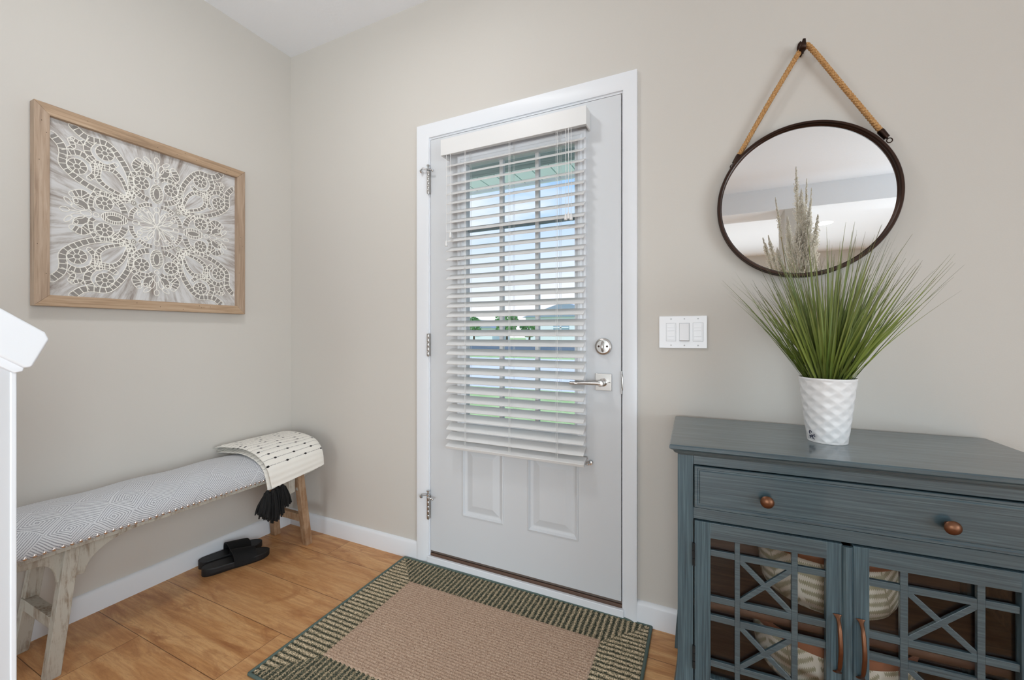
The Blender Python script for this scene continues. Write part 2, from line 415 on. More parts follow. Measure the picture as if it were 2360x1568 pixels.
def m_fern():
    """cream cloth printed with pinnate sage fern fronds; UV in metres"""
    t = T('fern_print_cream_cloth'); u, v, _ = t.sep(t.tc.outputs['UV'])
    def frond(u, v, du, seed, leafp=.024):
        cell = t.math('FLOOR', t.math('DIVIDE', u, du)); r = t.white(t.comb(cell, seed, 3.3))
        x = t.math('SUBTRACT', t.math('SUBTRACT', u, t.math('MULTIPLY', cell, du)), du / 2)
        x = t.math('ADD', x, t.math('MULTIPLY', t.math('SINE', t.math('MULTIPLY', v, 22)), .008))
        ax = t.math('ABSOLUTE', x)
        stem = t.math('LESS_THAN', ax, .0022)
        q = t.math('DIVIDE', t.math('SUBTRACT', v, t.math('MULTIPLY', ax, .34)), leafp)
        fq = t.math('ABSOLUTE', t.math('SUBTRACT', t.math('FRACT', q), .5))
        edge = t.math('MULTIPLY', t.math('ADD', t.math('SINE', t.math('MULTIPLY', ax, 1300)), t.math('MULTIPLY', t.noise(t.tc.outputs['UV'], 90, 2), 1.6)), .09)
        leaf = t.math('LESS_THAN', fq, t.math('ADD', t.math('SUBTRACT', .25, t.math('MULTIPLY', ax, 2.0)), edge))
        leaf = t.math('MULTIPLY', leaf, t.math('LESS_THAN', ax, du * .46))
        return t.math('MAXIMUM', stem, leaf)
    ca, sa = math.cos(.35), math.sin(.35)
    u2 = t.math('ADD', t.math('MULTIPLY', u, ca), t.math('MULTIPLY', v, sa)); v2 = t.math('SUBTRACT', t.math('MULTIPLY', v, ca), t.math('MULTIPLY', u, sa))
    k = frond(u2, v2, .135, 1.0)
    blot = t.noise(t.tc.outputs['UV'], 60, 3)
    c = t.mix(t.math('MULTIPLY', k, t.math('ADD', .55, t.math('MULTIPLY', blot, .5))), lin((236, 228, 212)), lin((160, 152, 118)))
    t.set(col=c, rough=.8); return t.m
M['fern'] = m_fern()
M['brownband'] = plain('brown_leather_band', (170, 112, 84), .5, ns=60, amt=.4, bs=.1)

def m_art():
    t = T('washed_grey_art_panel'); o = t.tc.outputs['Object']; x, y, z = t.sep(o)
    # object origin sits at the panel centre; brush strokes radiate from it
    th = t.math('ARCTAN2', z, y); r = t.math('POWER', t.math('ADD', t.math('MULTIPLY', y, y), t.math('MULTIPLY', z, z)), .5)
    s1 = t.noise(t.comb(t.math('MULTIPLY', th, 9), t.math('MULTIPLY', r, 4), 0), 1.6, 6, .7, .4)
    s2 = t.noise(t.comb(t.math('MULTIPLY', th, 3), t.math('MULTIPLY', r, 5), 2), 1.0, 3, .6)
    c = t.ramp(t.math('ADD', t.math('MULTIPLY', s1, .62), t.math('MULTIPLY', s2, .38)), [(.34, lin((126, 114, 104))), (.44, lin((178, 171, 166))), (.53, lin((208, 206, 205))), (.7, lin((222, 222, 224)))])
    t.set(col=c, rough=.27, spec=.6); t.bump(s1, .25, .001); return t.m
M['art'] = m_art()
M['relief'] = plain('cream_relief_line', (240, 236, 228), .35, ns=60, bs=.15)
M['cell'] = plain('grey_lace_cell', (158, 152, 147), .34, ns=120, amt=.5, bs=.1)

def m_grad_noise(name, stops, scale, detail=4, rough=.9, stretch=(1, 1, 1), bs=0):
    t = T(name); n = t.noise(t.map(t.tc.outputs['Object'], stretch), scale, detail, .6); t.set(col=t.ramp(n, [(p, lin(c)) for p, c in stops]), rough=rough, spec=.2)
    if bs: t.bump(n, bs, .02)
    return t.m
M['lawn'] = m_grad_noise('lawn_grass', [(.3, (150, 182, 118)), (.6, (184, 208, 150)), (.8, (206, 208, 150))], 3, 6)
M['concrete'] = m_grad_noise('pale_concrete', [(.3, (205, 208, 212)), (.7, (226, 228, 232))], 2)
M['road'] = m_grad_noise('dark_asphalt', [(.3, (84, 98, 108)), (.7, (102, 116, 126))], 1)
M['leaf'] = m_grad_noise('tree_leaves', [(.3, (98, 150, 92)), (.55, (142, 188, 122)), (.75, (196, 222, 172))], 3.5)
M['siding'] = plain('white_siding', (236, 240, 246), .7)
M['roof'] = plain('blue_grey_shingle', (150, 164, 180), .8)
M['hwin'] = plain('house_window', (160, 182, 200), .3)
M['bark'] = plain('tree_bark', (96, 82, 70), .9)
def m_soffit():
    t = T('pale_green_soffit'); x, y, z = t.sep(t.tc.outputs['Object'])
    f = t.math('FRACT', t.math('DIVIDE', x, .20)); g = t.math('LESS_THAN', f, .06)
    t.set(col=t.mix(g, lin((240, 246, 246)), lin((140, 165, 163))), rough=.6); return t.m
M['soffit'] = m_soffit()
M['beam'] = m_grad_noise('grey_porch_boards', [(.3, (120, 124, 126)), (.7, (165, 168, 168))], 2, 4, stretch=(1, 30, 1))
def m_emit(name, c, s):
    t = T(name); t.set(col=lin(c), rough=.4); t.b.inputs['Emission Color'].default_value = lin(c); t.b.inputs['Emission Strength'].default_value = s; return t.m
M['glow'] = m_emit('lit_lamp_diffuser', (255, 252, 245), 1.0)
t = T('pampas_plume_cream'); dfs = t.n('ShaderNodeBsdfDiffuse'); trl = t.n('ShaderNodeBsdfTranslucent'); mxs = t.n('ShaderNodeMixShader')
dfs.inputs[0].default_value = lin((252, 248, 240)); trl.inputs[0].default_value = lin((252, 248, 240)); mxs.inputs[0].default_value = .5
t.l(dfs.outputs[0], mxs.inputs[1]); t.l(trl.outputs[0], mxs.inputs[2]); t.l(mxs.outputs[0], t.out.inputs[0]); t.t.nodes.remove(t.b); M['pampas'] = t.m
M['vase'] = plain('stone_vase', (186, 178, 166), .6, ns=30, amt=.3, bs=.1)

# ------------------------------------------------------------------ room shell
H = 2.736; RX = 6.0; RY = -8.4
def struct(name, mb, mat, parent=None, **kw):
    return build(name, mb, mat, parent, kind=None if parent else 'structure', **kw)
struct('floor', MB().box(-.1, RX + .1, RY - .1, .0, -.1, 0), M['floor'])
struct('ceiling', MB().box(-.1, RX + .1, RY - .1, .14, H, H + .1), M['ceil'])
struct('wall_left', MB().box(-.12, 0, RY - .1, .14, 0, H), M['wall'])
DX0, DX1, DZ = .985, 1.931, 2.068      # rough opening of the entry door
struct('wall_back', MB().box(0, DX0, 0, .14, 0, H).box(DX1, RX, 0, .14, 0, H).box(DX0, DX1, 0, .14, DZ, H), M['wall'])
def wall_win(name, axis, at, t, a0, a1, openings, mat):
    """wall along one axis with window openings (a0,a1,z0,z1)"""
    mb = MB(); cur = a0
    def bx(p, q, z0, z1):
        if axis == 'y': mb.box(at, at + t, p, q, z0, z1)
        else: mb.box(p, q, at, at + t, z0, z1)
    for (p, q, z0, z1) in openings:
        bx(cur, p, 0, H); bx(p, q, 0, z0); bx(p, q, z1, H); cur = q
    bx(cur, a1, 0, H); return struct(name, mb, mat)
wall_win('wall_right', 'y', RX, .14, RY, 0, [(-5.05, -1.95, .06, 2.15)], M['wall'])
wall_win('wall_rear', 'x', RY - .14, .14, 0, RX, [(.6, 5.2, .06, 1.95)], M['wall'])
def window(name, axis, at, a0, a1, z0, z1, n):
    r = thing(name, (at, a0, z0) if axis == 'y' else (a0, at, z0), kind='structure')
    mb = MB(); g = MB()
    def bx(m, p, q, za, zb, d0=-.04, d1=.04):
        if axis == 'y': m.box(at + d0, at + d1, p, q, za, zb)
        else: m.box(p, q, at + d0, at + d1, za, zb)
    bx(mb, a0, a1, z0, z0 + .06); bx(mb, a0, a1, z1 - .06, z1)
    for i in range(n + 1):
        c = a0 + (a1 - a0) * i / n; c = min(max(c, a0 + .03), a1 - .03); bx(mb, c - .03, c + .03, z0 + .06, z1 - .06)
    for i in range(n):
        bx(g, a0 + (a1 - a0) * i / n + .03, a0 + (a1 - a0) * (i + 1) / n - .03, z0 + .06, z1 - .06, -.003, .003)
    build('window_frame', mb, M['trim'], r); build('pane', g, M['glass2'], r)
window('added_window_1', 'y', RX + .07, -5.05, -1.95, .06, 2.15, 3)  # unseen window, added as an opening for the right fill light
window('added_window_2', 'x', RY - .07, .6, 5.2, .06, 1.95, 3)  # unseen window, added as an opening for the rear fill light
struct('ceiling_beam', MB().box(0, RX, -4.27, -3.84, 2.49, H), M['ceil'])
struct('wall_partition', MB().box(2.975, 3.17, -4.27, -3.84, 0, 2.49), M['wall'])

# baseboards with rounded top
def base_prof(h=.088, t=.014): return [(0, 0), (t, 0), (t, h - .014), (t * .75, h - .006), (t * .35, h), (0, h)]
mb = MB(); mb.prism([(a, 0, b) for a, b in base_prof()], (0, -3.2, 0))
struct('baseboard_left', mb, M['trim'], smooth=50)
mb = MB()
for (x0, x1) in ((.0, .931), (1.974, RX)): mb.prism([(x0, -a, b) for a, b in base_prof()], (x1 - x0, 0, 0))
struct('baseboard_back', mb, M['trim'], smooth=50)
mb = MB().box(RX - .014, RX, RY, -.02, 0, .088); struct('baseboard_right', mb, M['trim'])
mb = MB().box(0, RX, RY, RY + .014, 0, .088); struct('baseboard_rear', mb, M['trim'])

# ------------------------------------------------------------------ door casing
CX0, CX1, CZ = .931, 1.974, 2.123; CI0, CI1, CIZ = .9945, 1.9215, 2.0615
prof = [(0, .0), (0, .016), (.012, .018), (.045, .012), (.058, .009), (.0635, .007), (.0635, 0)]  # (distance from outer edge, depth)
mb = MB()
def casing_side(outer_pts, inner_pts):
    rows = []
    for (d, dep) in prof:
        f_ = d / .0635
        rows.append([Vector(o).lerp(Vector(i), f_) + Vector((0, -dep, 0)) for o, i in zip(outer_pts, inner_pts)])
    return rows
rows = casing_side([(CX0, 0, 0), (CX0, 0, CZ), (CX1, 0, CZ), (CX1, 0, 0)], [(CI0, 0, 0), (CI0, 0, CIZ), (CI1, 0, CIZ), (CI1, 0, 0)])
mb.quadgrid(rows)
trim = struct('trim_1', mb, M['trim'], smooth=25, recalc=True)
# jamb lining
mb = MB().box(DX0, 1.0005, .0, .14, 0, DZ).box(1.916, DX1, .0, .14, 0, DZ).box(1.0005, 1.916, 0, .14, 2.0525, DZ)
mb.box(DX0, CI0 + .001, -.007, 0, 0, CIZ + .004).box(CI1 - .001, DX1, -.007, 0, 0, CIZ + .004).box(CI0, CI1, -.007, 0, CIZ - .001, DZ)
mb.box(1.0005, 1.012, .05, .14, 0, 2.05).box(1.904, 1.916, .05, .14, 0, 2.05).box(1.012, 1.904, .05, .14, 2.041, 2.0525)
build('jamb', mb, M['trim'], trim)
mb = MB().box(1.9135, 1.9158, .006, .045, .03, 2.05); build('weatherstrip', mb, M['black_gap'], trim, label='black weatherstrip in the door gap')
mb = MB(); mb.box(1.9145, 1.9165, -.008, .03, .875, .965); mb.ell((1.9175, -.006, .920), .004, .004, .032)
build('strike_plate', mb, M['nickel'], trim, label='nickel strike plate', smooth=40)
# sill
sill = thing('trim_2', (1.45, 0, 0), kind='structure')
brn = plain('brown_threshold', (104, 78, 64), .5, ns=30, amt=.5)
build('sill', MB().box(1.0005, 1.916, -.0005, .14, 0, .0485), brn, sill, bevel=.003)
build('sweep', MB().box(1.0005, 1.916, .004, .030, .0515, .0610), plain('grey_brown_sweep', (112, 98, 90), .6, ns=30, amt=.3), sill)
build('shade_gap', MB().box(1.0005, 1.916, .006, .030, .0485, .0515), M['black_gap'], sill)  # black strip standing in for the shade in the gap below the sweep
build('threshold_board', MB().box(CI0 - .003, CI1 + .003, -.0165, -.0006, 0, .0375), M['trim'], sill, bevel=.003)
# ------------------------------------------------------------------ door
door = thing('door_1', (1.46, .02, .032), kind='structure')
SX0, SX1, SZ0, SZ1 = 1.0032, 1.9120, .0620, 2.050
WX0, WX1, WZ0, WZ1 = 1.1928, 1.738, .688, 1.905   # hole for the glazing
PAN = [(1.181, 1.398, .2594, .600), (1.512, 1.7395, .2594, .600)]
mb = MB()
Y0, Y1 = .0, .044
# slab front face with glazing hole and panel holes, as strips
def slab():
    xs = sorted({SX0, SX1, WX0, WX1, *[p[0] for p in PAN], *[p[1] for p in PAN]}); zs = sorted({SZ0, SZ1, WZ0, WZ1, .2594, .600})
    for i in range(len(xs) - 1):
        for j in range(len(zs) - 1):
            a, b, c, d = xs[i], xs[i + 1], zs[j], zs[j + 1]; mx_, mz = (a + b) / 2, (c + d) / 2
            hole = WX0 < mx_ < WX1 and WZ0 < mz < WZ1
            pan = any(p[0] < mx_ < p[1] and p[2] < mz < p[3] for p in PAN)
            k_ = len(mb.v)
            if not hole:
                if not pan:
                    mb.v += [(a, Y0, c), (b, Y0, c), (b, Y0, d), (a, Y0, d)]; mb.f.append([k_, k_ + 1, k_ + 2, k_ + 3]); k_ += 4
                mb.v += [(a, Y1, c), (b, Y1, c), (b, Y1, d), (a, Y1, d)]; mb.f.append([k_ + 3, k_ + 2, k_ + 1, k_])
    def strip(x0, z0, x1, z1): 
        k_ = len(mb.v); mb.v.extend([(x0, Y0, z0), (x1, Y0, z1), (x1, Y1, z1), (x0, Y1, z0)]); mb.f.append([k_, k_ + 1, k_ + 2, k_ + 3])
    strip(SX0, SZ1, SX1, SZ1); strip(SX1, SZ0, SX0, SZ0); strip(SX0, SZ0, SX0, SZ1); strip(SX1, SZ1, SX1, SZ0)
    strip(WX0, WZ0, WX1, WZ0); strip(WX1, WZ1, WX0, WZ1); strip(WX1, WZ0, WX1, WZ1); strip(WX0, WZ1, WX0, WZ0)
    for (a, b, c, d) in PAN:
        steps = [(0, 0), (.002, -.003), (.007, -.004), (.013, .006), (.022, .009), (.026, .009), (.052, .0015), (.056, .0005)]
        rings = [[(a + s, Y0 + y, c + s), (b - s, Y0 + y, c + s), (b - s, Y0 + y, d - s), (a + s, Y0 + y, d - s)] for s, y in steps]
        mb.quadgrid(rings, close_v=True)
        k_ = len(mb.v); mb.v += rings[-1]; mb.f.append([k_, k_ + 1, k_ + 2, k_ + 3])
slab()
build('door_panel', mb, M['door'], door, recalc=False)
# glazing frame: stepped moulding around the pane
mb = MB()
OX0, OX1, OZ0, OZ1 = 1.158, 1.772, .652, 1.940
st = [(0, .0), (0, -.008), (.006, -.011), (.016, -.008), (.022, -.012), (.032, -.012), (.040, -.006), (.047, -.004), (.047, .03)]
rings = [[(OX0 + s, y, OZ0 + s), (OX1 - s, y, OZ0 + s), (OX1 - s, y, OZ1 - s), (OX0 + s, y, OZ1 - s)] for s, y in st]
mb.quadgrid(rings, close_v=True)
gf = build('glazing_frame', mb, M['trim'], door, smooth=30)
build('pane', MB().box(1.200, 1.730, .0215, .0225, .695, 1.897), M['glass'], door)
mb = MB()
for xx in (1.3785, 1.5515): mb.box(xx - .008, xx + .008, .012, .034, .70, 1.893)
build('muntin', mb, M['grid_grey'], door)
build('horizontal_muntin', MB().box(1.205, 1.725, .014, .032, 1.586, 1.606), plain('blue_grey_muntin', (150, 166, 176), .5), door, label='blue grey horizontal bar behind the slats')

def hinge(z, stop=0):
    mb = MB(); h = .108
    for k_ in range(5):
        z0 = z - h / 2 + k_ * h / 5; mb.lathe([(1e-4, z0 + .0008), (.0062, z0 + .0008), (.0068, z0 + .002), (.0068, z0 + h / 5 - .002), (.0062, z0 + h / 5 - .0008), (1e-4, z0 + h / 5 - .0008)], 12, Matrix.Translation((.9985, -.0145, 0)))
    mb.box(.9985, 1.0025, -.012, .02, z - h / 2, z + h / 2)
    mb.lathe([(1e-4, z - h / 2 - .004), (.004, z - h / 2 - .003), (.0045, z - h / 2)], 10, Matrix.Translation((.9985, -.0145, 0)))
    hg = build('hinge', mb, M['nickel'], door, smooth=40, label='nickel door hinge')
    if stop:
        mb = MB(); b = Vector((.9985, -.0145, z + h / 2 + .004))
        mb.lathe([(1e-4, 0), (.0095, 0), (.0095, .006), (1e-4, .006)], 14, Matrix.Translation(b))
        mb.tube([b + Vector((0, 0, .003)), b + Vector((-.018, -.020, .006)), b + Vector((-.03, -.012, .004))], .0034, 8)
        mb.lathe([(1e-4, 0), (.009, .001), (.009, .007), (1e-4, .008)], 12, Matrix.Translation(b + Vector((-.036, -.012, -.006))) @ Matrix.Rotation(R(70), 4, 'Y'))
        mb.tube([b + Vector((0, 0, .003)), b + Vector((.016, -.016, -.004)), b + Vector((.028, -.012, -.008))], .0034, 8)
        mb.ell(b + Vector((.032, -.009, -.009)), .006, .006, .006, 10, 6)
        mb.lathe([(1e-4, 0), (.004, 0), (.004, .014), (.008, .016), (.008, .021), (1e-4, .022)], 12, Matrix.Translation(b + Vector((0, 0, .004))))
        build('hinge_stop', mb, M['chrome'], hg, smooth=40, label='hinge pin door stop')
hinge(1.842, 1); hinge(1.058); hinge(.272, 1)
# deadbolt
RY90 = lambda c: Matrix.Translation(c) @ Matrix.Rotation(R(90), 4, 'X')
mb = MB().lathe([(.0335, 0), (.0335, .006), (.0315, .011), (.027, .013), (.026, .0115), (1e-4, .0125)], 40, RY90((1.8428, 0, 1.0599)))
db = build('deadbolt', mb, M['nickel'], door, smooth=35)
mb = MB().ell((1.8428, -.020, 1.0599), .0065, .012, .0225, 16, 10); build('thumb_turn', mb, M['nickel'], db, smooth=50)
for s in (-1, 1):
    mb = MB(); mb.lathe([(.0042, 0), (.0042, .0016), (.002, .0016), (.0018, .0004), (1e-4, .0004)], 12, RY90((1.8428 + s * .0165, -.0118, 1.0605)))
    build('screw', mb, M['bronze'], db, smooth=40)
# lever
mb = MB().box(1.8115, 1.8755, -.008, 0, .8850, .9520)
lv = build('lever_plate', mb, M['nickel'], door, bevel=.0012)
mb = MB().lathe([(.0165, 0), (.0165, .004), (.0125, .006), (.012, .030), (.013, .05), (.011, .054), (1e-4, .055)], 24, RY90((1.8428, -.008, .9180)))
P = cr_path([(1.8428, -.052, .918), (1.82, -.0545, .9175), (1.78, -.055, .916), (1.745, -.0545, .9145), (1.7205, -.054, .914)], 6)
n_ = len(P); mb.tube(P, [.0115 - .0045 * (i / (n_ - 1)) + (.0025 if i > n_ * .7 else 0) for i in range(n_)], 14, flat=.75, up=(0, 0, 1))
build('lever_handle', mb, M['nickel'], lv, smooth=45)
mb = MB().tube([(1.864, -.0085, .9165), (1.868, -.0085, .9195), (1.8715, -.0085, .9165)], .0012, 6); build('turn_button', mb, M['bronze'], lv)

# ------------------------------------------------------------------ blind on the door
bl = thing('window_blind', (1.45, -.002, .60), 'white horizontal slat blind with valance mounted on the entry door glass', 'blind')
mb = MB().box(1.106, 1.790, -.066, -.060, 1.930, 2.004).box(1.106, 1.112, -.060, -.001, 1.930, 2.004).box(1.784, 1.790, -.060, -.001, 1.930, 2.004)
build('valance', mb, M['pvc'], bl, bevel=.0012)
mb = MB().box(1.128, 1.776, -.056, -.014, 1.946, 1.992); build('headrail', mb, M['pvc'], bl, bevel=.002)
SLX0, SLX1 = 1.130, 1.776
mb = MB(); TI = R(31)
zs = [.640 + .0431 * i for i in range(30)]
for i, z in enumerate(zs):
    th = TI if i > 1 else TI
    c = Vector((0, -.035, z)); prof_ = []
    for k_ in range(9):
        s = -1 + k_ / 4; a = s * .025; crown = .0022 * (1 - s * s)
        prof_.append((c.y + a * math.cos(th) - (crown + .0013) * math.sin(th), c.z + a * math.sin(th) + (crown + .0013) * math.cos(th)))
    for k_ in range(8, -1, -1):
        s = -1 + k_ / 4; a = s * .025; crown = .0022 * (1 - s * s)
        prof_.append((c.y + a * math.cos(th) - (crown - .0013) * math.sin(th), c.z + a * math.sin(th) + (crown - .0013) * math.cos(th)))
    mb.prism([(SLX0, a, b) for a, b in prof_], (SLX1 - SLX0, 0, 0))
build('slats', mb, M['pvc'], bl, smooth=40)
mb = MB().box(SLX0, SLX1 + .004, -.012, .012, -.007, .007, Matrix.Translation((0, -.040, .600)) @ Matrix.Rotation(R(22), 4, 'X') @ Matrix.Diagonal((1, 2.0, 1, 1)))
br = build('bottom_rail', mb, M['pvc'], bl, bevel=.002)
mb = MB().tube([(SLX1 + .004, -.036, .592), (SLX1 + .014, -.036, .592)], .004, 8).lathe([(.0075, 0), (.009, .002), (.009, .012), (1e-4, .013)], 12, Matrix.Translation((SLX1 + .016, -.001, .592)) @ Matrix.Rotation(R(90), 4, 'X'))
mb.tube([(SLX1 + .016, -.012, .592), (SLX1 + .016, -.036, .592)], .0035, 8)
build('hold_down_bracket', mb, M['chrome'], bl, smooth=40, label='clear hold-down bracket at the lower right')
for xx in (1.232, 1.452, 1.664):     # ladder cords front and back
    mb = MB(); 
    for yy in (-.0605, -.0145):
        for dx in (0, .006): mb.tube([(xx + dx, yy, .607), (xx + dx, yy, 1.95)], .0007, 5)
    build('ladder_cord', mb, M['pvc'], bl)
def cordset(xs, z1, zt, kind_):
    mb = MB()
    for i, x in enumerate(xs):
        zz = zt[i]; mb.tube([(x, -.0625, 1.94), (x + .001, -.064, (1.94 + zz) / 2), (x, -.0625, zz + .02)], .0011, 6)
        mb.lathe([(.002, .026), (.004, .022), (.0062, .010), (.0066, 0), (1e-4, -.001)], 12, Matrix.Translation((x, -.0635, zz)))
    return build(kind_, mb, M['pvc'], bl, smooth=50)
cordset([1.136, 1.158], 0, [1.512, 1.548], 'pull_cord')
cordset([1.706, 1.717, 1.728], 0, [1.565, 1.569, 1.563], 'tilt_cord')

# ------------------------------------------------------------------ switch plate
sw = thing('light_switch', (2.135, 0, 1.057), 'white three gang switch plate on the wall right of the door', 'light switch')
build('cover_plate', MB().box(2.0533, 2.2173, -.0065, 0, 1.0575, 1.1762), M['plate'], sw, bevel=.002)
for i, c in enumerate((2.0955, 2.1413, 2.1871)):
    build('opening_rim', MB().box(c - .0175, c + .0175, -.0069, -.006, 1.0825, 1.1505), M['groove'], sw, label='thin grey line around the switch')
    if i == 1:
        mb = MB().prism([(c - .0158, -.006, 1.0845), (c - .0158, -.014, 1.0865), (c - .0158, -.0085, 1.1485), (c - .0158, -.006, 1.149)], (.0316, 0, 0)); build('rocker', mb, M['plate'], sw, bevel=.0006)
    else:
        build('keypad_body', MB().box(c - .0165, c + .0165, -.0078, -.006, 1.0835, 1.1495), M['plate'], sw, bevel=.0005)
        mb = MB()
        for (z0, z1) in ((1.1335, 1.146), (1.122, 1.1315), (1.1015, 1.120), (1.088, 1.0995)): mb.box(c - .013, c + .013, -.0095, -.0075, z0, z1)
        build('keypad_button', mb, M['plate'], sw, bevel=.0006)
for c in (2.0955, 2.1413, 2.1871):
    for z in (1.0682, 1.1655):
        mb = MB().lathe([(.0028, 0), (.0026, .0009), (.0006, .0009), (.0004, .0003), (1e-4, .0003)], 12, RY90((c, -.0063, z))); build('screw', mb, M['groove'], sw, smooth=40)

# ------------------------------------------------------------------ framed relief panel on the left wall
AY0, AY1, AZ0, AZ1 = -1.0430, -.2915, 1.2130, 1.9535
AC = Vector((0, (AY0 + AY1) / 2, (AZ0 + AZ1) / 2))
art = thing('framed_panel', (0, AC.y, AZ0), 'wood framed square panel with white lace medallion relief on left wall', 'wall art')
FW = .0405; FD = .038
def miter(a, b, c, d):  # outer/inner quad in (y,z)
    mb = MB(); mb.prism([(.003, *a), (.003, *b), (.003, *c), (.003, *d)], (FD - .003, 0, 0)); return mb
o = [(AY0, AZ0), (AY1, AZ0), (AY1, AZ1), (AY0, AZ1)]; i_ = [(AY0 + FW, AZ0 + FW), (AY1 - FW, AZ0 + FW), (AY1 - FW, AZ1 - FW), (AY0 + FW, AZ1 - FW)]
for k_ in range(4):
    q = (k_ + 1) % 4
    build('frame_rail', miter(o[k_], o[q], i_[q], i_[k_]), M['frame_h'] if k_ % 2 == 0 else M['frame_v'], art, bevel=.0012)
mb = MB(); rr = random.Random(3)
for k_ in range(22):
    s = rr.choice('ltrb'); t_ = rr.random()
    y, z = (AY0 + .02 + rr.uniform(-.012, .012), AZ0 + t_ * .74) if s == 'l' else (AY1 - .02 + rr.uniform(-.012, .012), AZ0 + t_ * .74) if s == 'r' else (AY0 + t_ * .75, AZ1 - .02 + rr.uniform(-.012, .012)) if s == 't' else (AY0 + t_ * .75, AZ0 + .02 + rr.uniform(-.012, .012))
    mb = MB().ell((FD, y, z), .0006, .0012, .0016, 8, 4); build('nail_hole', mb, M['bronze'], art)
mb = MB().box(.004, .018, AY0 + .012, AY1 - .012, AZ0 + .012, AZ1 - .012)
pan = bpy.data.meshes.new('panel')
pc = Vector((.018, AC.y, AC.z))
pan.from_pydata([tuple(Vector(p) - pc) for p in mb.v], [], mb.f); pan.materials.append(M['art'])
po = bpy.data.objects.new('panel', pan); col.objects.link(po); po.parent = art; po.location = pc - Vector((0, AC.y, AZ0))
# relief: ladder bands, wheels, petals, in units of .335 m about the centre, eight-fold mirrored
S_ = .335
lines = []; fills = []
def off(path, d):
    o_ = []
    for i in range(len(path)):
        a = path[max(i - 1, 0)]; b = path[min(i + 1, len(path) - 1)]; t_ = (Vector(b) - Vector(a)); t_.normalize()
        dd = d(i / (len(path) - 1)) if callable(d) else d
        o_.append(Vector((path[i][0] - t_.y * dd, path[i][1] + t_.x * dd)))
    return o_
def ladder(pts, w0, w1, step=.05, round_end=True):
    p = [Vector((v[0], v[1])) for v in cr_path([(a, b, 0) for a, b in pts], 10)]
    wf = lambda t_: (w0 + (w1 - w0) * t_) * .5
    A = off(p, wf); B = off(p, lambda t_: -wf(t_))
    if round_end:
        c = p[-1]; r_ = w1 / 2; d_ = p[-1] - p[-2]; a0 = math.atan2(d_.y, d_.x)
        lines.append(A + [c + Vector((math.cos(a0 + math.pi / 2 - k_ * math.pi / 6), math.sin(a0 + math.pi / 2 - k_ * math.pi / 6))) * r_ for k_ in range(1, 6)] + B[::-1])
    else: lines.append(A); lines.append(B)
    fills.append((A, B))
    acc = 0
    for i in range(1, len(p)):
        acc += (p[i] - p[i - 1]).length
        if acc >= step: acc = 0; lines.append([A[i], B[i]])
def circ(c, r_, n=20, ry=None, rot=0):
    ry = ry or r_
    return [Vector((c[0] + r_ * math.cos(2 * math.pi * k_ / n) * math.cos(rot) - ry * math.sin(2 * math.pi * k_ / n) * math.sin(rot), c[1] + r_ * math.cos(2 * math.pi * k_ / n) * math.sin(rot) + ry * math.sin(2 * math.pi * k_ / n) * math.cos(rot))) for k_ in range(n + 1)]
def wheel(c, r_, sp=8, hub=.03):
    lines.append(circ(c, r_)); fills.append((circ(c, r_), [Vector(c)] * 21))
    if hub: lines.append(circ(c, hub, 10))
    for k_ in range(sp):
        a = 2 * math.pi * k_ / sp + .3; d_ = Vector((math.cos(a), math.sin(a))); lines.append([Vector(c) + d_ * (hub or 0), Vector(c) + d_ * r_])
# octant set (between the vertical axis and the diagonal)
ladder([(.31, .24), (.27, .40), (.29, .58), (.38, .76), (.50, .88), (.63, .88), (.72, .90), (.80, .97)], .055, .075, .052)
ladder([(.63, .88), (.68, .76), (.62, .64), (.50, .61), (.42, .66)], .07, .05, .045)
wheel((.52, .765), .088, 8)
ladder([(.30, .34), (.36, .50), (.44, .58), (.54, .585), (.62, .575)], .035, .07, .04)
ladder([(.70, .83), (.74, .80), (.80, .82)], .04, .05, .03)
wheel((.16, .525), .082, 7, .028)
ladder([(.16, .66), (.22, .72), (.19, .80)], .10, .07, .03)
ladder([(.045, .62), (.10, .65), (.24, .62), (.27, .54), (.25, .46), (.18, .41)], .045, .05, .04, False)
ladder([(.09, .33), (.17, .36), (.235, .42)], .07, .06, .03)
lines.append(circ((.095, .73), .045, 14, .075, -.5)); lines.append(circ((.05, .76), .03, 12, .06, -.2)); fills.append((circ((.095, .73), .045, 14, .075, -.5), [Vector((.095, .73))] * 15))
lines.append(circ((.10, .84), .022, 12, .05, -.9)); lines.append(circ((.13, .78), .02, 10, .035, -1.1))
wheel((.335, .27), .05, 6, 0); wheel((.245, .245), .03, 0, .014)
ladder([(.05, .27), (.12, .26), (.19, .215)], .05, .045, .028, False)
lines.append(circ((.115, .18), .026, 12)); lines.append(circ((.195, .155), .02, 10))
lines.append(circ((.065, .12), .028, 14, .07, -.5)); lines.append([Vector((.0, .0)), Vector((.09, .175))])
oct_lines = list(lines); oct_fills = list(fills); lines, fills = [], []
# axis motifs (one per side)
for r_, ry_ in ((.072, .125), (.034, .075)): lines.append(circ((0, .43), r_, 24, ry_))
fills.append((circ((0, .43), .072, 20, .125), [Vector((0, .43))] * 21))
for k_ in range(-5, 6):
    z = .43 + k_ * .021; hw = .072 * math.sqrt(max(0, 1 - ((z - .43) / .125) ** 2)); iw = .034 * math.sqrt(max(0, 1 - ((z - .43) / .075) ** 2)) if abs(z - .43) < .075 else 0
    lines.append([Vector((-hw, z)), Vector((-iw, z))]); lines.append([Vector((iw, z)), Vector((hw, z))])
lines.append(circ((0, .87), .028, 14, .04)); lines.append(circ((0, .69), .03, 14, .05)); lines.append(circ((0, .60), .026, 12)); lines.append(circ((0, .11), .035, 14, .085)); lines.append(circ((0, .22), .03, 12, .035))
lines.append([Vector((0, .74)), Vector((0, .83))])
ax_lines, ax_fills = lines, fills
rel = MB(); cel = MB()
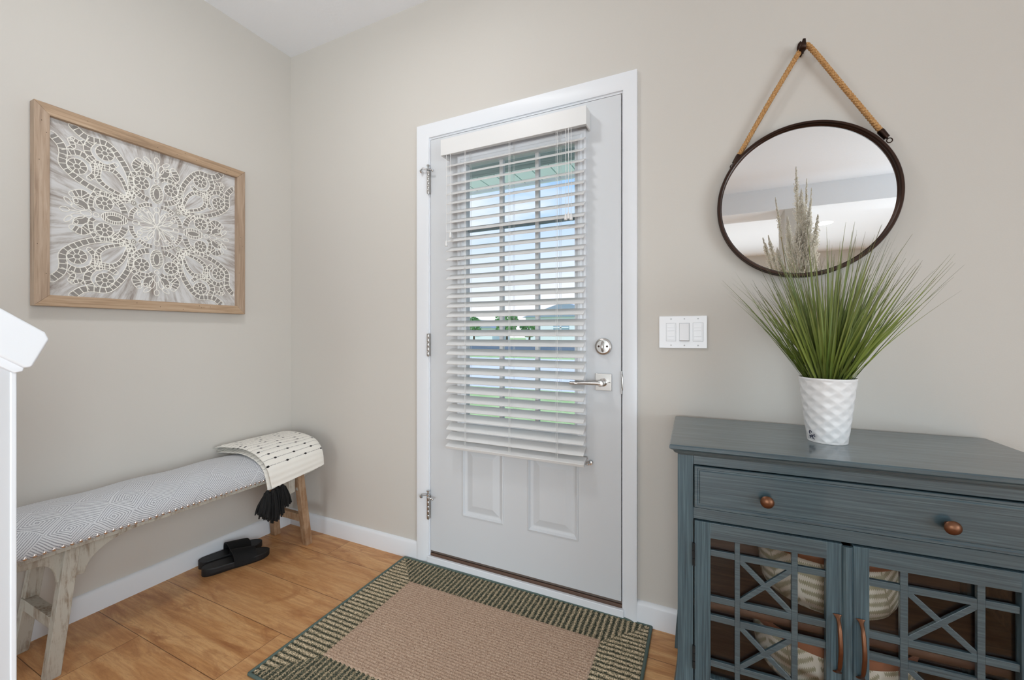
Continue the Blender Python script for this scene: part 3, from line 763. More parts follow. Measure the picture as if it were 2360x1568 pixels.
def xf(k_, mirror):
    c, s = [(1, 0), (0, 1), (-1, 0), (0, -1)][k_]
    def f_(v):
        x, y = v[0], v[1]
        if mirror: x = -x
        return (x * c - y * s, x * s + y * c)
    return f_
fcount = [0]
def place(L, F, f_, dx=0):
    for pl in L:
        pts = [f_(p) for p in pl]; pts = [(max(-.985, min(.985, a)), max(-.985, min(.985, b))) for a, b in pts]
        rel.tube([(.0188, AC.y + a * S_, AC.z + b * S_) for a, b in pts], .0015, 5, cap=False, flat=.8, up=(1, 0, 0))
    for A, B in F:
        fcount[0] += 1; dx = fcount[0] * .0000035
        n = min(len(A), len(B)); g = [[(.01845 + dx, AC.y + f_(A[i])[0] * S_, AC.z + f_(A[i])[1] * S_) for i in range(n)], [(.01845 + dx, AC.y + f_(B[i])[0] * S_, AC.z + f_(B[i])[1] * S_) for i in range(n)]]
        cel.quadgrid(g)
for k_ in range(4):
    for mr in (False, True): place(oct_lines, oct_fills, xf(k_, mr), .0001 * mr)
    place(ax_lines, ax_fills, xf(k_, False), .0002)
build('relief_cells', cel, M['cell'], art, label='grey recessed cells of the lace pattern')
build('relief_lines', rel, M['relief'], art, smooth=60, label='raised cream lace lines')

# ------------------------------------------------------------------ bench
bench = thing('bench', (.19, -.60, 0), 'long whitewashed wooden bench with grey upholstered seat along the left wall', 'bench')
BY0, BY1 = -1.185, -.072
sp = [(.034, .420), (.030, .440), (.031, .462), (.040, .485), (.062, .504), (.10, .518), (.15, .526), (.20, .527), (.25, .521), (.29, .508), (.322, .490), (.342, .466), (.349, .445), (.350, .428), (.346, .420)]
spp = cr_path([(a, 0, b) for a, b in sp], 3)
arc = [0]
for i in range(1, len(spp)): arc.append(arc[-1] + (spp[i] - spp[i - 1]).length)
mb = MB(); ny = 60; rows = []; uvs = []
for j in range(ny + 1):
    t_ = j / ny; y = BY0 + (BY1 - BY0) * t_
    e_ = min(1, min(t_, 1 - t_) * 18); e_ = math.sqrt(max(0, 1 - (1 - e_) ** 2))
    row = []
    for i, p in enumerate(spp):
        cx_ = .19; z = .42 + (p.z - .42) * (.55 + .45 * e_); x = cx_ + (p.x - cx_) * (.97 + .03 * e_)
        z += .0025 * math.sin(y * 23 + p.x * 9) * (p.z > .47)
        row.append((x, y, z)); uvs.append((y, arc[i]))
    rows.append(row)
mb.quadgrid(rows, flip=False)
for row in (rows[0], rows[-1]):
    b = len(mb.v); mb.v += row; uvs += [(row[0][1], a) for a in arc]; mb.f.append(list(range(b, b + len(row))))
b = len(mb.v); mb.v += [rows[0][0], rows[0][-1], rows[-1][-1], rows[-1][0]]; uvs += [(0, 0)] * 4; mb.f.append([b, b + 1, b + 2, b + 3])
seat = build('seat_cushion', mb, M['seat'], bench, smooth=50, uv=uvs, recalc=True)
mb = MB()
n_ = 53
for k_ in range(n_):
    y = BY0 + .015 + (BY1 - BY0 - .03) * k_ / (n_ - 1); mb.ell((.3505, y, .4275), .0035, .0058, .0058, 10, 6)
for k_ in range(12): mb.ell((.05 + .28 * k_ / 11, BY0 - .001, .4275), .0058, .0035, .0058, 10, 6)
build('nailhead_trim', mb, M['steel'], seat, smooth=60, label='row of silver nailheads along the seat edge')
# rail under seat + aprons
mb = MB().box(.042, .338, BY0 + .01, BY1 - .01, .405, .421)
build('seat_rail', mb, M['wash'], bench, bevel=.002)
def apron(x, ysign, yleg):
    """curved corner bracket on either side of a leg, in the y direction"""
    def arcp(y0, z0, y1, z1, n=8):  # quarter curve, concave
        return [(y0 + (y1 - y0) * (1 - math.cos(math.pi / 2 * k_ / n)), z0 + (z1 - z0) * math.sin(math.pi / 2 * k_ / n)) for k_ in range(n + 1)]
    mb = MB(); 
    inn = yleg - ysign * .01
    # inner (towards the bench centre)
    L_ = [(inn, .412), (inn, .302), (inn - ysign * .032, .298)] + [(inn - ysign * (.036 + .17 * (1 - math.cos(math.pi / 2 * k_ / 8))), .302 + .094 * math.sin(math.pi / 2 * k_ / 8)) for k_ in range(9)] + [(inn - ysign * .22, .399), (inn - ysign * .30, .4045), (inn - ysign * .30, .412)]
    mb.prism([(x, a, b) for a, b in L_], (.014, 0, 0))
    o_ = yleg + ysign * .004
    L_ = [(o_, .412), (o_, .302), (o_ + ysign * .018, .300)] + [(o_ + ysign * (.018 + .045 * (1 - math.cos(math.pi / 2 * k_ / 6))), .302 + .07 * math.sin(math.pi / 2 * k_ / 6)) for k_ in range(7)] + [(o_ + ysign * .11, .378), (o_ + ysign * .11, .412)]
    mb.prism([(x, a, b) for a, b in L_], (.014, 0, 0))
    build('corner_bracket', mb, M['wash'], bench, bevel=.001)
for x in (.292, .055):
    apron(x, -1, -1.045); apron(x, 1, -.195)
def leg(fx, fy, tx, ty, mat):
    mb = MB(); a = Vector((fx, fy, 0)); b = Vector((tx, ty, .41)); wx, wy = .0165, .0185
    g = []
    for t_ in (0, .012, .5, 1):
        p = a.lerp(b, t_); s = .92 if t_ == 0 else 1
        g.append([(p.x - wx * s, p.y - wy * s, p.z), (p.x + wx * s, p.y - wy * s, p.z), (p.x + wx * s, p.y + wy * s, p.z), (p.x - wx * s, p.y + wy * s, p.z)])
    mb.quadgrid(g, close_v=True); bb = len(mb.v); mb.v += g[0] + g[-1]; mb.f += [[bb, bb + 1, bb + 2, bb + 3][::-1], [bb + 4, bb + 5, bb + 6, bb + 7]]
    return build('leg', mb, mat, bench, bevel=.0015, recalc=True)
leg(.303, -1.080, .303, -1.032, M['wash']); leg(.048, -1.080, .078, -1.032, M['wash'])
leg(.303, -.130, .303, -.185, M['wash2']); leg(.050, -.130, .078, -.185, M['wash2'])
build('stretcher', MB().box(.055, .29, -1.080, -1.048, .152, .190), M['wash'], bench, bevel=.0015)
build('stretcher', MB().box(.055, .29, -.163, -.138, .127, .165), M['wash2'], bench, bevel=.0015)

# ------------------------------------------------------------------ throw blanket
th_ = thing('throw_blanket', (.19, -.25, .53), 'folded cream throw with dashed stripes and black tassels draped over bench end', 'throw blanket')
drape = [(.036, .530), (.060, .538), (.10, .543), (.15, .546), (.20, .546), (.25, .540), (.295, .527), (.328, .506), (.352, .477), (.364, .445), (.369, .415), (.371, .392)]
DP = cr_path([(a, 0, b) for a, b in drape], 5)
darc = [0]
for i in range(1, len(DP)): darc.append(darc[-1] + (DP[i] - DP[i - 1]).length)
DL = darc[-1]
def layer(yl0, yl1, yr0, yr1, n0, thk, drop=0, uoff=0, name='fold', seed=1, wedge=0):
    """closed flat sheet swept along the drape: y from left edge to right edge, thickness thk above offset n0"""
    mb = MB(); uvs = []; rows = []
    m = len(DP); K = 14
    for i, p in enumerate(DP):
        t_ = darc[i] / DL
        a = DP[max(i - 1, 0)]; b = DP[min(i + 1, m - 1)]; d_ = (b - a).normalized(); nrm = Vector((-d_.z, 0, d_.x))
        if nrm.z < 0 and t_ < .5: nrm = -nrm
        if nrm.x < 0 and t_ > .5: nrm = -nrm
        yl = yl0 + (yl1 - yl0) * t_; yr = yr0 + (yr1 - yr0) * t_
        row = []
        for s in range(2 * K):
            if s < K: q = s / (K - 1); side = 1
            else: q = 1 - (s - K) / (K - 1); side = -1
            y = yl + (yr - yl) * q; edge = min(q, 1 - q) * (yr - yl) / (thk * .6); e_ = math.sqrt(max(0, 1 - (1 - min(1, edge)) ** 2))
            off_ = n0 + thk / 2 + side * thk / 2 * e_ + .0022 * math.sin(y * 31 + seed * 2 + t_ * 7) * math.sin(t_ * 9 + seed)
            pp = p + nrm * off_
            lift = wedge * q * max(0, (t_ - .55) / .45)
            row.append((pp.x, y, pp.z + lift)); uvs.append((y + uoff, (DL - darc[i]) + (0 if side > 0 else .004)))
        rows.append(row)
    if drop:
        last = rows[-1]; new = [(x + .001, y, z - drop) for (x, y, z) in last]; rows.append(new); uvs += [(y + uoff, -drop) for (x, y, z) in new]
    mb.quadgrid(rows, close_v=True)
    for r_ in (rows[0], rows[-1]):
        b = len(mb.v); mb.v += r_; uvs += [(0, 0)] * len(r_); mb.f.append(list(range(b, b + len(r_))))
    return build(name, mb, M['throw'], th_, smooth=55, uv=uvs, recalc=True)
layer(-.440, -.392, -.070, -.105, -.0160, .014, .012, 0, 'lower_fold', 1, .030)
layer(-.432, -.380, -.072, -.112, -.0015, .013, .004, .13, 'middle_fold', 2, .030)
layer(-.446, -.388, -.068, -.100, .0120, .014, .0, .31, 'top_fold', 3, .030)
def tassel(c, l, tilt, rnd):
    mb = MB(); c = Vector(c)
    mb.ell(c + Vector((0, 0, -.008)), .010, .010, .012, 12, 8)
    for k_ in range(34):
        a = rnd.uniform(0, 2 * math.pi); r1 = rnd.uniform(.002, .012); r2 = r1 * 1.8 + rnd.uniform(.0, .008)
        p0 = c + Vector((math.cos(a) * r1, math.sin(a) * r1, -.008)); p2 = c + Vector((math.cos(a) * r2 + tilt[0], math.sin(a) * r2 + tilt[1], -l * rnd.uniform(.9, 1.03)))
        p1 = p0.lerp(p2, .5) + Vector((math.cos(a) * .004, math.sin(a) * .004, 0)); mb.tube(cr_path([p0, p1, p2], 4), .0031, 6)
    mb.lathe([(.0085, -.016), (.0105, -.019), (.0085, -.022)], 14, Matrix.Translation(c))
    build('tassel', mb, M['tassel'], th_, smooth=60, label='black yarn tassel')
rnd = random.Random(11)
for (y, x, z, l, ty) in ((-.400, .374, .380, .110, -.016), (-.378, .384, .380, .135, 0), (-.355, .378, .384, .128, .006), (-.332, .386, .390, .105, .014), (-.392, .364, .378, .130, .006), (-.365, .368, .378, .150, .002), (-.412, .370, .360, .070, -.020), (-.345, .372, .384, .14, .004)):
    tassel((x, y, z), l, (0, ty), rnd)

# ------------------------------------------------------------------ slippers
def slipper(loc, rz, label):
    r = thing('slipper', (0, 0, 0), label, 'slipper', 0, group='black slide slippers under the bench')
    L = .280; mb = MB()
    def hw(t_):   # half width along the length, heel 0 -> toe 1
        pts = [(0, .0), (.008, .012), (.025, .020), (.06, .028), (.11, .034), (.2, .037), (.4, .036), (.6, .044), (.75, .048), (.87, .043), (.95, .028), (.985, .014), (1, 0)]
        for (a, b), (c, d_) in zip(pts, pts[1:]):
            if a <= t_ <= c: return b + (d_ - b) * (t_ - a) / (c - a)
        return 0
    ts = [0, .004, .012, .03, .06, .1, .16, .24, .34, .44, .54, .62, .7, .78, .85, .9, .94, .97, .988, .996, 1]
    lv = [(0, .90), (.004, .98), (.012, 1.0), (.022, .98), (.027, 1.0), (.030, .96), (.029, .88)]
    rings = []
    for (z, s) in lv:
        ring = []
        for t_ in ts: ring.append((t_ * L * (.985 if s < .97 else 1), -hw(t_) * s - .0005, z + .006 * (1 - t_) ** 2 * (z > .01)))
        for t_ in ts[::-1]: ring.append((t_ * L * (.985 if s < .97 else 1), hw(t_) * s + .0005, z + .006 * (1 - t_) ** 2 * (z > .01)))
        rings.append(ring)
    mb.quadgrid(rings, close_v=True)
    n = len(ts)
    for ring, fl in ((rings[0], 1), (rings[-1], 0)):
        b = len(mb.v); mb.v += ring
        for i in range(n - 1):
            q = [b + i, b + i + 1, b + 2 * n - 2 - i, b + 2 * n - 1 - i]; mb.f.append(q[::-1] if fl else q)
    build('sole', mb, M['slipper'], r, smooth=40, recalc=True)
    mb = MB(); rows = []
    for inner in (0, 1):
        for k_ in range(13):
            t_ = k_ / 12; x = .115 + .100 * t_; h = .066 - .018 * t_ - .004 * inner; w_ = .0465 + .003 * math.sin(t_ * 3) - .004 * inner
            if inner: x = .215 - .100 * t_; h = .058 - .018 * (1 - t_); w_ = .0425 + .003 * math.sin((1 - t_) * 3)
            row = []
            for s in range(17):
                a = math.pi * s / 16; cc = math.cos(a); ss = math.sin(a)
                row.append((x + .012 * (1 - ss) * (.5 - (t_ if not inner else 1 - t_)), -cc * w_, .012 + (h) * ss ** .75))
            rows.append(row)
    mb.quadgrid(rows, close_u=True)
    build('strap', mb, M['velvet'], r, smooth=50, recalc=True)
    r.location = loc; r.rotation_euler = (0, 0, rz)
    return r
s1 = slipper((.122, -.543, .0), R(71), 'black slide slipper standing nearer the room, in front of its pair')
s2 = s1.copy(); col.objects.link(s2); s2.name = 'slipper.001'
for ch in list(s1.children):
    c_ = ch.copy(); col.objects.link(c_); c_.parent = s2
s2.location = (.046, -.515, 0); s2.rotation_euler = (0, 0, R(80)); s2['label'] = 'black slide slipper nearer the baseboard, behind its pair'

# ------------------------------------------------------------------ rug
RX0, RX1, RY0, RY1 = .868, 2.030, -.795, -.018
rug = thing('rug', ((RX0 + RX1) / 2, (RY0 + RY1) / 2, 0), 'rectangular doormat rug with tan centre and green striped border before the door', 'rug', R(.6))
cx_, cy_ = (RX0 + RX1) / 2, (RY0 + RY1) / 2; hwx, hwy = (RX1 - RX0) / 2, (RY1 - RY0) / 2; BW = .155
rng = np.random.default_rng(5)
def npgrid(name, x0, x1, y0, y1, step, hf, mat, uvf=None):
    nx, ny_ = int((x1 - x0) / step) + 1, int((y1 - y0) / step) + 1
    X, Y = np.meshgrid(np.linspace(x0, x1, nx), np.linspace(y0, y1, ny_), indexing='ij'); Z = hf(X, Y)
    V = np.stack([X, Y, Z], -1).reshape(-1, 3); idx = np.arange(nx * ny_).reshape(nx, ny_)
    F = np.stack([idx[:-1, :-1], idx[1:, :-1], idx[1:, 1:], idx[:-1, 1:]], -1).reshape(-1, 4)
    me = bpy.data.meshes.new(name); me.vertices.add(len(V)); me.vertices.foreach_set('co', V.ravel().astype(np.float32))
    me.loops.add(F.size); me.loops.foreach_set('vertex_index', F.ravel().astype(np.int32)); me.polygons.add(len(F))
    me.polygons.foreach_set('loop_start', np.arange(0, F.size, 4, dtype=np.int32)); me.polygons.foreach_set('loop_total', np.full(len(F), 4, dtype=np.int32))
    if uvf is not None:
        U_ = uvf(V[:, 0], V[:, 1]); ul = me.uv_layers.new(name='UVMap'); ul.data.foreach_set('uv', U_[F.ravel()].astype(np.float32).ravel())
    me.update(); me.validate(); me.polygons.foreach_set('use_smooth', np.ones(len(F), dtype=bool)); me.materials.append(mat)
    o_ = bpy.data.objects.new(name, me); col.objects.link(o_); o_.parent = rug; return o_
def hc(X, Y):
    r = rng.random(X.shape); k = np.round(Y / .0115)
    loop = np.abs(np.cos(np.pi * Y / .0115)) * (.75 + .25 * np.cos(2 * np.pi * (X / .0072 + k * .37)))
    edge = np.minimum(np.minimum(X - X.min(), X.max() - X), np.minimum(Y - Y.min(), Y.max() - Y))
    return (.0095 + .0042 * loop + .0012 * r) * np.clip(edge / .004, .3, 1)
npgrid('center_field', -hwx + BW, hwx - BW, -hwy + BW, hwy - BW, .0026, hc, M['rugc'])
def bcoord(X, Y):
    # coordinate that runs along each side, mitred at the corners
    dx = hwx - np.abs(X); dy = hwy - np.abs(Y)
    return np.where(dx < dy, Y, X)
def hb(X, Y):
    u = bcoord(X, Y); r = rng.random(X.shape)
    dx = hwx - np.abs(X); dy = hwy - np.abs(Y); d = np.minimum(dx, dy)
    return (.0045 + .0034 * (.5 + .5 * np.sin(2 * np.pi * u / .0208)) + .0016 * r) * np.clip(d / .006, .5, 1)
def uvb(X, Y): return np.stack([bcoord(X, Y), np.zeros_like(X)], -1)
npgrid('border', -hwx + .006, hwx - .006, -hwy + .006, hwy - .006, .0028, hb, M['rugb'], uvb)
ROOTS_R = ROOTS[rug.name]
mb = MB(); MR = ROOTS_R.inverted()
cc = [(-hwx, -hwy), (hwx, -hwy), (hwx, hwy), (-hwx, hwy), (-hwx, -hwy)]
for a, b in zip(cc, cc[1:]):
    mb.tube([MR @ Vector((a[0] + (b[0] - a[0]) * k_ / 20, a[1] + (b[1] - a[1]) * k_ / 20, .0055)) for k_ in range(21)], .0055, 10)
build('edge_binding', mb, M['binding'], rug, smooth=60)

# ------------------------------------------------------------------ mirror
MC = Vector((2.500, 0, 1.5465)); MR_ = .2485
mir = thing('round_mirror', (2.5, 0, 1.30), 'round wall mirror with dark bronze frame hanging from a rope above the cabinet', 'mirror')
T0 = Matrix.Translation(MC) @ Matrix.Rotation(R(90), 4, 'X')
mb = MB().lathe([(MR_ - .016, .004), (MR_, .004), (MR_ + .0025, .010), (MR_ + .0025, .016), (MR_ - .001, .018), (MR_ - .001, .026), (MR_ + .0025, .028), (MR_ + .0025, .036), (MR_, .040), (MR_ - .006, .040), (MR_ - .0085, .036), (MR_ - .0085, .031), (MR_ - .0055, .029), (MR_ - .010, .024), (MR_ - .016, .022)], 128, T0, close=True)
build('frame', mb, M['bronze'], mir, smooth=35)
mb = MB().lathe([(1e-4, .0235), (MR_ - .008, .0235)], 128, T0); build('mirror_glass', mb, M['mirror'], mir)
mb = MB().lathe([(1e-4, .005), (MR_ - .012, .005)], 64, T0); build('backing', mb, M['bronze'], mir)
HK = Vector((2.4965, -.024, 2.045))
def rope(pts, name):
    P = cr_path(pts, 40); mb = MB(); L = [0]
    for i in range(1, len(P)): L.append(L[-1] + (P[i] - P[i - 1]).length)
    for k_ in range(3):
        path = []
        for i, p in enumerate(P):
            t_ = (P[min(i + 1, len(P) - 1)] - P[max(i - 1, 0)]).normalized(); a = Vector((0, 1, 0)); a = (a - t_ * a.dot(t_)).normalized(); c = t_.cross(a)
            ph = -2 * math.pi * L[i] / .030 + k_ * 2 * math.pi / 3; path.append(p + (a * math.cos(ph) + c * math.sin(ph)) * .0040)
        mb.tube(path, .0046, 8)
    return build(name, mb, m_rope, mir, smooth=60)
t = T('jute_rope'); n1 = t.noise(t.tc.outputs['Object'], 300, 4, .6); t.set(col=t.ramp(n1, [(.35, lin((150, 104, 58))), (.55, lin((196, 150, 96))), (.7, lin((216, 178, 126)))]), rough=.85); t.bump(n1, .5, .0015); m_rope = t.m
CL = Vector((2.314, -.022, 1.722)); CR_ = Vector((2.700, -.022, 1.728))
rope([CL, CL.lerp(HK, .5) + Vector((-.002, -.001, .0)), HK + Vector((-.006, -.004, -.012))], 'rope')
rope([CR_, CR_.lerp(HK, .5) + Vector((.006, -.001, .006)), HK + Vector((.022, -.004, -.008)), HK + Vector((.006, -.004, -.006))], 'rope')
for c, d_ in ((CL, (HK - CL).normalized()), (CR_, (HK - CR_).normalized())):
    mb = MB(); a = c + d_ * .006; b = c - d_ * .024; mb.tube([a, c, b], [.0105, .011, .0095], 14, flat=.85)
    cl_ = build('rope_clamp', mb, M['bronze'], mir, smooth=35)
    mb = MB(); e_ = b - d_ * .004
    mb.tube([e_ + Vector((.007 * math.cos(k_ * math.pi / 8), -.001, .007 * math.sin(k_ * math.pi / 8))) - d_ * .007 for k_ in range(17)], .0016, 6)
    mb.tube([b, e_], .003, 6); build('ring', mb, M['bronze'], cl_, smooth=50)
hk = thing('wall_hook', (2.4965, 0, 2.045), 'small dark bronze leaf shaped wall hook holding the mirror rope', 'hook')
mb = MB()
outl = [(.0, .030), (.007, .022), (.010, .010), (.009, -.004), (.004, -.018), (0, -.024), (-.004, -.018), (-.009, -.004), (-.010, .010), (-.007, .022)]
mb.prism([(2.4965 + a, -.0005, 2.050 + b) for a, b in outl], (0, -.004, 0))
build('back_plate', mb, M['bronze'], hk, bevel=.001)
mb = MB()
P = cr_path([(2.4965, -.004, 2.036), (2.4965, -.020, 2.030), (2.4965, -.040, 2.033), (2.498, -.046, 2.046), (2.5, -.044, 2.060)], 6); n_ = len(P)
mb.tube(P, [.0045 + .0055 * math.sin(math.pi * min(1, i / (n_ - 1) * 1.0)) ** 2 for i in range(n_)], 10, flat=.5, up=(0, 1, 0))
build('hook_arm', mb, M['bronze'], hk, smooth=50)

# ------------------------------------------------------------------ cabinet (local frame: u right, d = -y to the front)
CA = .035; CO = Vector((2.1116, -.036, 0))
cab = thing('cabinet', CO, 'teal painted two door cabinet with lattice glass doors below the mirror', 'cabinet', CA)
MC_ = Matrix.Translation(CO) @ Matrix.Rotation(CA, 4, 'Z')
class CB(MB):
    pass
def cbuild(name, mb, mat, parent=cab, **kw):
    mb.v = [tuple(MC_ @ Vector(p)) for p in mb.v]; return build(name, mb, mat, parent, **kw)
TZ = .812; UW = .826; FY = -.385
# top with ogee moulding beneath
pr = [(0, TZ - .0115, 0), (0, TZ - .002, 0), (.002, TZ, 0)]
mb = MB()
edge = [(.022, .782), (.020, .7855), (.014, .788), (.011, .792), (.009, .796), (.004, .7985), (.0, .8015), (.0, TZ - .003), (.003, TZ)]
rings = [[(s, 0 - (0 if True else s), z), (UW - s, 0, z), (UW - s, -.4235 + s, z), (s, -.4235 + s, z)] for s, z in edge]
mb.quadgrid(rings, close_v=True, flip=True)
b = len(mb.v); mb.v += rings[0] + rings[-1]; mb.f += [[b + 3, b + 2, b + 1, b][::-1], [b + 4, b + 5, b + 6, b + 7][::-1]]
cbuild('top', mb, M['cab'], smooth=28, recalc=True)
# posts with flared bracket feet
def post(u0, u1, sgn):
    mb = MB(); 
    for (ya, yb) in ((FY, FY + .045), (-.045, -.004)):
        lv = [(0, .020), (.05, .017), (.11, .012), (.155, .006), (.20, .001), (.24, 0), (.5, 0), (.7825, 0)]
        g = []
        for z, fl in lv:
            a = u0 - (fl if sgn < 0 else 0); c = u1 + (fl if sgn > 0 else 0); f0 = ya - (fl if ya == FY else 0)
            g.append([(a, f0, z), (c, f0, z), (c, yb, z), (a, yb, z)])
        mb.quadgrid(g, close_v=True); b = len(mb.v); mb.v += g[0] + g[-1]; mb.f += [[b + 3, b + 2, b + 1, b], [b + 4, b + 5, b + 6, b + 7]]
    return cbuild('corner_post', mb, M['cabv'], bevel=.0012, recalc=True)
post(.020, .0600, -1); post(.7660, .806, 1)
mb = MB().box(.0225, .034, FY + .045, -.045, .13, .782); cbuild('side_panel', mb, M['cabv'])
mb = MB().box(.792, .8035, FY + .045, -.045, .13, .782); cbuild('side_panel', mb, M['cabv'])
mb = MB().box(.06, .766, FY + .0015, FY + .02, .7545, .7825); cbuild('top_rail', mb, M['cab'], bevel=.0008)
mb = MB().box(.06, .766, FY + .0015, FY + .02, .6065, .6365); cbuild('middle_rail', mb, M['cab'], bevel=.0012)
mb = MB(); mb.prism([(.06, FY + .0015, .143)] + [(.06 + .706 * k_ / 20, FY + .0015, .085 + .03 * math.sin(math.pi * k_ / 20)) for k_ in range(21)] + [(.766, FY + .0015, .143)], (0, .018, 0)); cbuild('bottom_rail', mb, M['cab'], bevel=.001)
mb = MB().box(.034, .792, FY + .022, -.010, .128, .142).box(.034, .792, -.010, -.004, .128, .782).box(.034, .038, FY + .045, -.010, .142, .625).box(.788, .792, FY + .045, -.010, .142, .625).box(.034, .792, FY + .02, -.010, .625, .632)
cbuild('interior', mb, M['inwood'], label='dark brown wood interior')
mb = MB().box(.038, .788, FY + .045, -.012, .345, .363); cbuild('shelf', mb, M['inwood'], bevel=.001)
# drawer
mb = MB(); a, b_, c, d_ = .0622, .7640, .6390, .7525
st = [(0, .010), (0, -.0035), (.0015, -.005), (.0065, -.005), (.009, -.0025), (.0115, -.0025), (.014, -.0045)]
rings = [[(a + s, FY + y, c + s), (b_ - s, FY + y, c + s), (b_ - s, FY + y, d_ - s), (a + s, FY + y, d_ - s)] for s, y in st]
mb.quadgrid(rings, close_v=True); k_ = len(mb.v); mb.v += rings[-1]; mb.f.append([k_, k_ + 1, k_ + 2, k_ + 3])
drw = cbuild('drawer', mb, M['cab'], smooth=20, recalc=True)
for u in (.230, .5790):
    mb = MB().lathe([(1e-4, 0), (.0075, 0), (.0055, .004), (.005, .012), (.009, .015), (.0145, .0185), (.0155, .022), (.0125, .026), (.006, .0285), (1e-4, .029)], 24, Matrix.Translation((u, FY - .0035, .6865)) @ Matrix.Rotation(R(90), 4, 'X'))
    cbuild('knob', mb, M['copper'], drw, smooth=50, label='round aged copper knob')
# doors
ZB, ZT = .1455, .6035
def cdoor(u0, u1, o0, o1, m1, m2, hinge_u, ast, hu):
    y0, y1 = FY - .004, FY + .016
    xs_, zs_ = [u0, o0, o1, u1], [ZB, .1865, .5617, ZT]; mbv = MB(); ids = {}
    for yy in (y0, y1):
        for i_x, xx in enumerate(xs_):
            for i_z, zz in enumerate(zs_): ids[(yy, i_x, i_z)] = len(mbv.v); mbv.v.append((xx, yy, zz))
    solid = lambda a, b: 0 <= a < 3 and 0 <= b < 3 and not (a == 1 and b == 1)
    rail_faces = []
    for a in range(3):
        for b in range(3):
            if not solid(a, b): continue
            F = lambda yy: [ids[(yy, a, b)], ids[(yy, a + 1, b)], ids[(yy, a + 1, b + 1)], ids[(yy, a, b + 1)]]
            f0, f1 = F(y0), F(y1)
            if a == 1: rail_faces += [len(mbv.f), len(mbv.f) + 1]
            mbv.f += [f0, f1[::-1]]
            for (da, db, e0, e1) in ((0, -1, 0, 1), (1, 0, 1, 2), (0, 1, 2, 3), (-1, 0, 3, 0)):
                if not solid(a + da, b + db): mbv.f.append([f0[e1], f0[e0], f1[e0], f1[e1]])
    dr = cbuild('door', mbv, M['cabv'], bevel=.0012, recalc=True)
    dr.data.materials.append(M['cab'])
    for q in rail_faces: dr.data.polygons[q].material_index = 1
    g0, g1 = FY - .001, FY + .009; mb = MB()
    for (a, b) in (m1, m2): mb.box(a, b, g0, g1, .1865, .5617)
    for (z0, z1) in ((.5141, .5300), (.3904, .4070), (.3395, .3560), (.2175, .2340)):
        mb.box(o0, m1[0], g0 + .0004, g1, z0, z1); mb.box(m1[1], m2[0], g0 + .0004, g1, z0, z1); mb.box(m2[1], o1, g0 + .0004, g1, z0, z1)
    for (za, zb) in ((.4070, .5141), (.2340, .3395)):
        A = Vector((m1[1], 0, za)); B = Vector((m2[0], 0, zb)); C = Vector((m1[1], 0, zb)); D = Vector((m2[0], 0, za))
        for n_i, (p, q) in enumerate(((A, B), (C, D))):
            d_ = (q - p).normalized(); nn = Vector((-d_.z, 0, d_.x)) * .0062; ext = d_ * .004
            p2, q2 = p - ext, q + ext; yy = g0 + .0008 + n_i * .0005
            mb.prism([(p2.x + nn.x, yy, p2.z + nn.z), (q2.x + nn.x, yy, q2.z + nn.z), (q2.x - nn.x, yy, q2.z - nn.z), (p2.x - nn.x, yy, p2.z - nn.z)], (0, .008, 0))
    cbuild('lattice', mb, M['cab'], dr, bevel=.0008)
    cbuild('glass', MB().box(o0 - .003, o1 + .003, FY + .0105, FY + .0125, .184, .5640), M['glass'], dr)
    if ast:
        mb = MB(); P_ = [(ast[0] + (ast[1] - ast[0]) * k_ / 10, y0 - .0005 - .0065 * math.sin(math.pi * k_ / 10) ** .6) for k_ in range(11)]
        mb.prism([(a, b, ZB + .001) for a, b in [(ast[0], y0 + .004)] + P_ + [(ast[1], y0 + .004)]], (0, 0, ZT - ZB - .004)); cbuild('astragal', mb, M['cabv'], dr, smooth=40, label='rounded closing strip between the doors')
    for z in (.512, .233):
        mb = MB()
        for k_ in range(3): mb.lathe([(1e-4, -.0205 + k_ * .0), (.0038, -.0205)] if 0 else [(1e-4, -.031 + k_ * .021), (.0036, -.031 + k_ * .021), (.0036, -.0115 + k_ * .021), (1e-4, -.0115 + k_ * .021)], 10, Matrix.Translation((hinge_u, FY - .005, z)))
        cbuild('hinge', mb, M['black_gap'], dr, smooth=40, label='black butt hinge')
    P = cr_path([(hu, y0 - .001, .4325), (hu, y0 - .006, .427), (hu, y0 - .018, .412), (hu, y0 - .026, .380), (hu, y0 - .0275, .363), (hu, y0 - .026, .346), (hu, y0 - .018, .314), (hu, y0 - .006, .299), (hu, y0 - .001, .2935)], 4)
    n_ = len(P); wd = []
    for i in range(n_):
        s = abs(i / (n_ - 1) - .5) * 2; wd.append(.0048 if s < .5 else .0042 + .0055 * max(0, (s - .68) / .32) ** 1.2)
    mb = MB(); rows = []
    for i, p in enumerate(P):
        t_ = (P[min(i + 1, n_ - 1)] - P[max(i - 1, 0)]).normalized(); nn = Vector((0, t_.z, -t_.y)); w_ = wd[i]; th = .0028
        rows.append([p + Vector((math.cos(a_) * w_, 0, 0)) + nn * th * math.sin(a_) for a_ in [2 * math.pi * k_ / 10 for k_ in range(10)]])
    mb.quadgrid(rows, close_v=True); 
    for rw in (rows[0], rows[-1]): k_ = len(mb.v); mb.v += [tuple(p) for p in rw]; mb.f.append(list(range(k_, k_ + 10)))
    cbuild('handle', mb, M['copper'], dr, smooth=50, recalc=True, label='curved aged copper pull handle')
cdoor(.0625, .3890, .1019, .3568, (.1595, .1717), (.2859, .2990), .0608, (.3875, .4090), .3785)
cdoor(.4095, .7635, .4406, .6962, (.4977, .5120), (.6289, .6420), .7650, None, .4235)

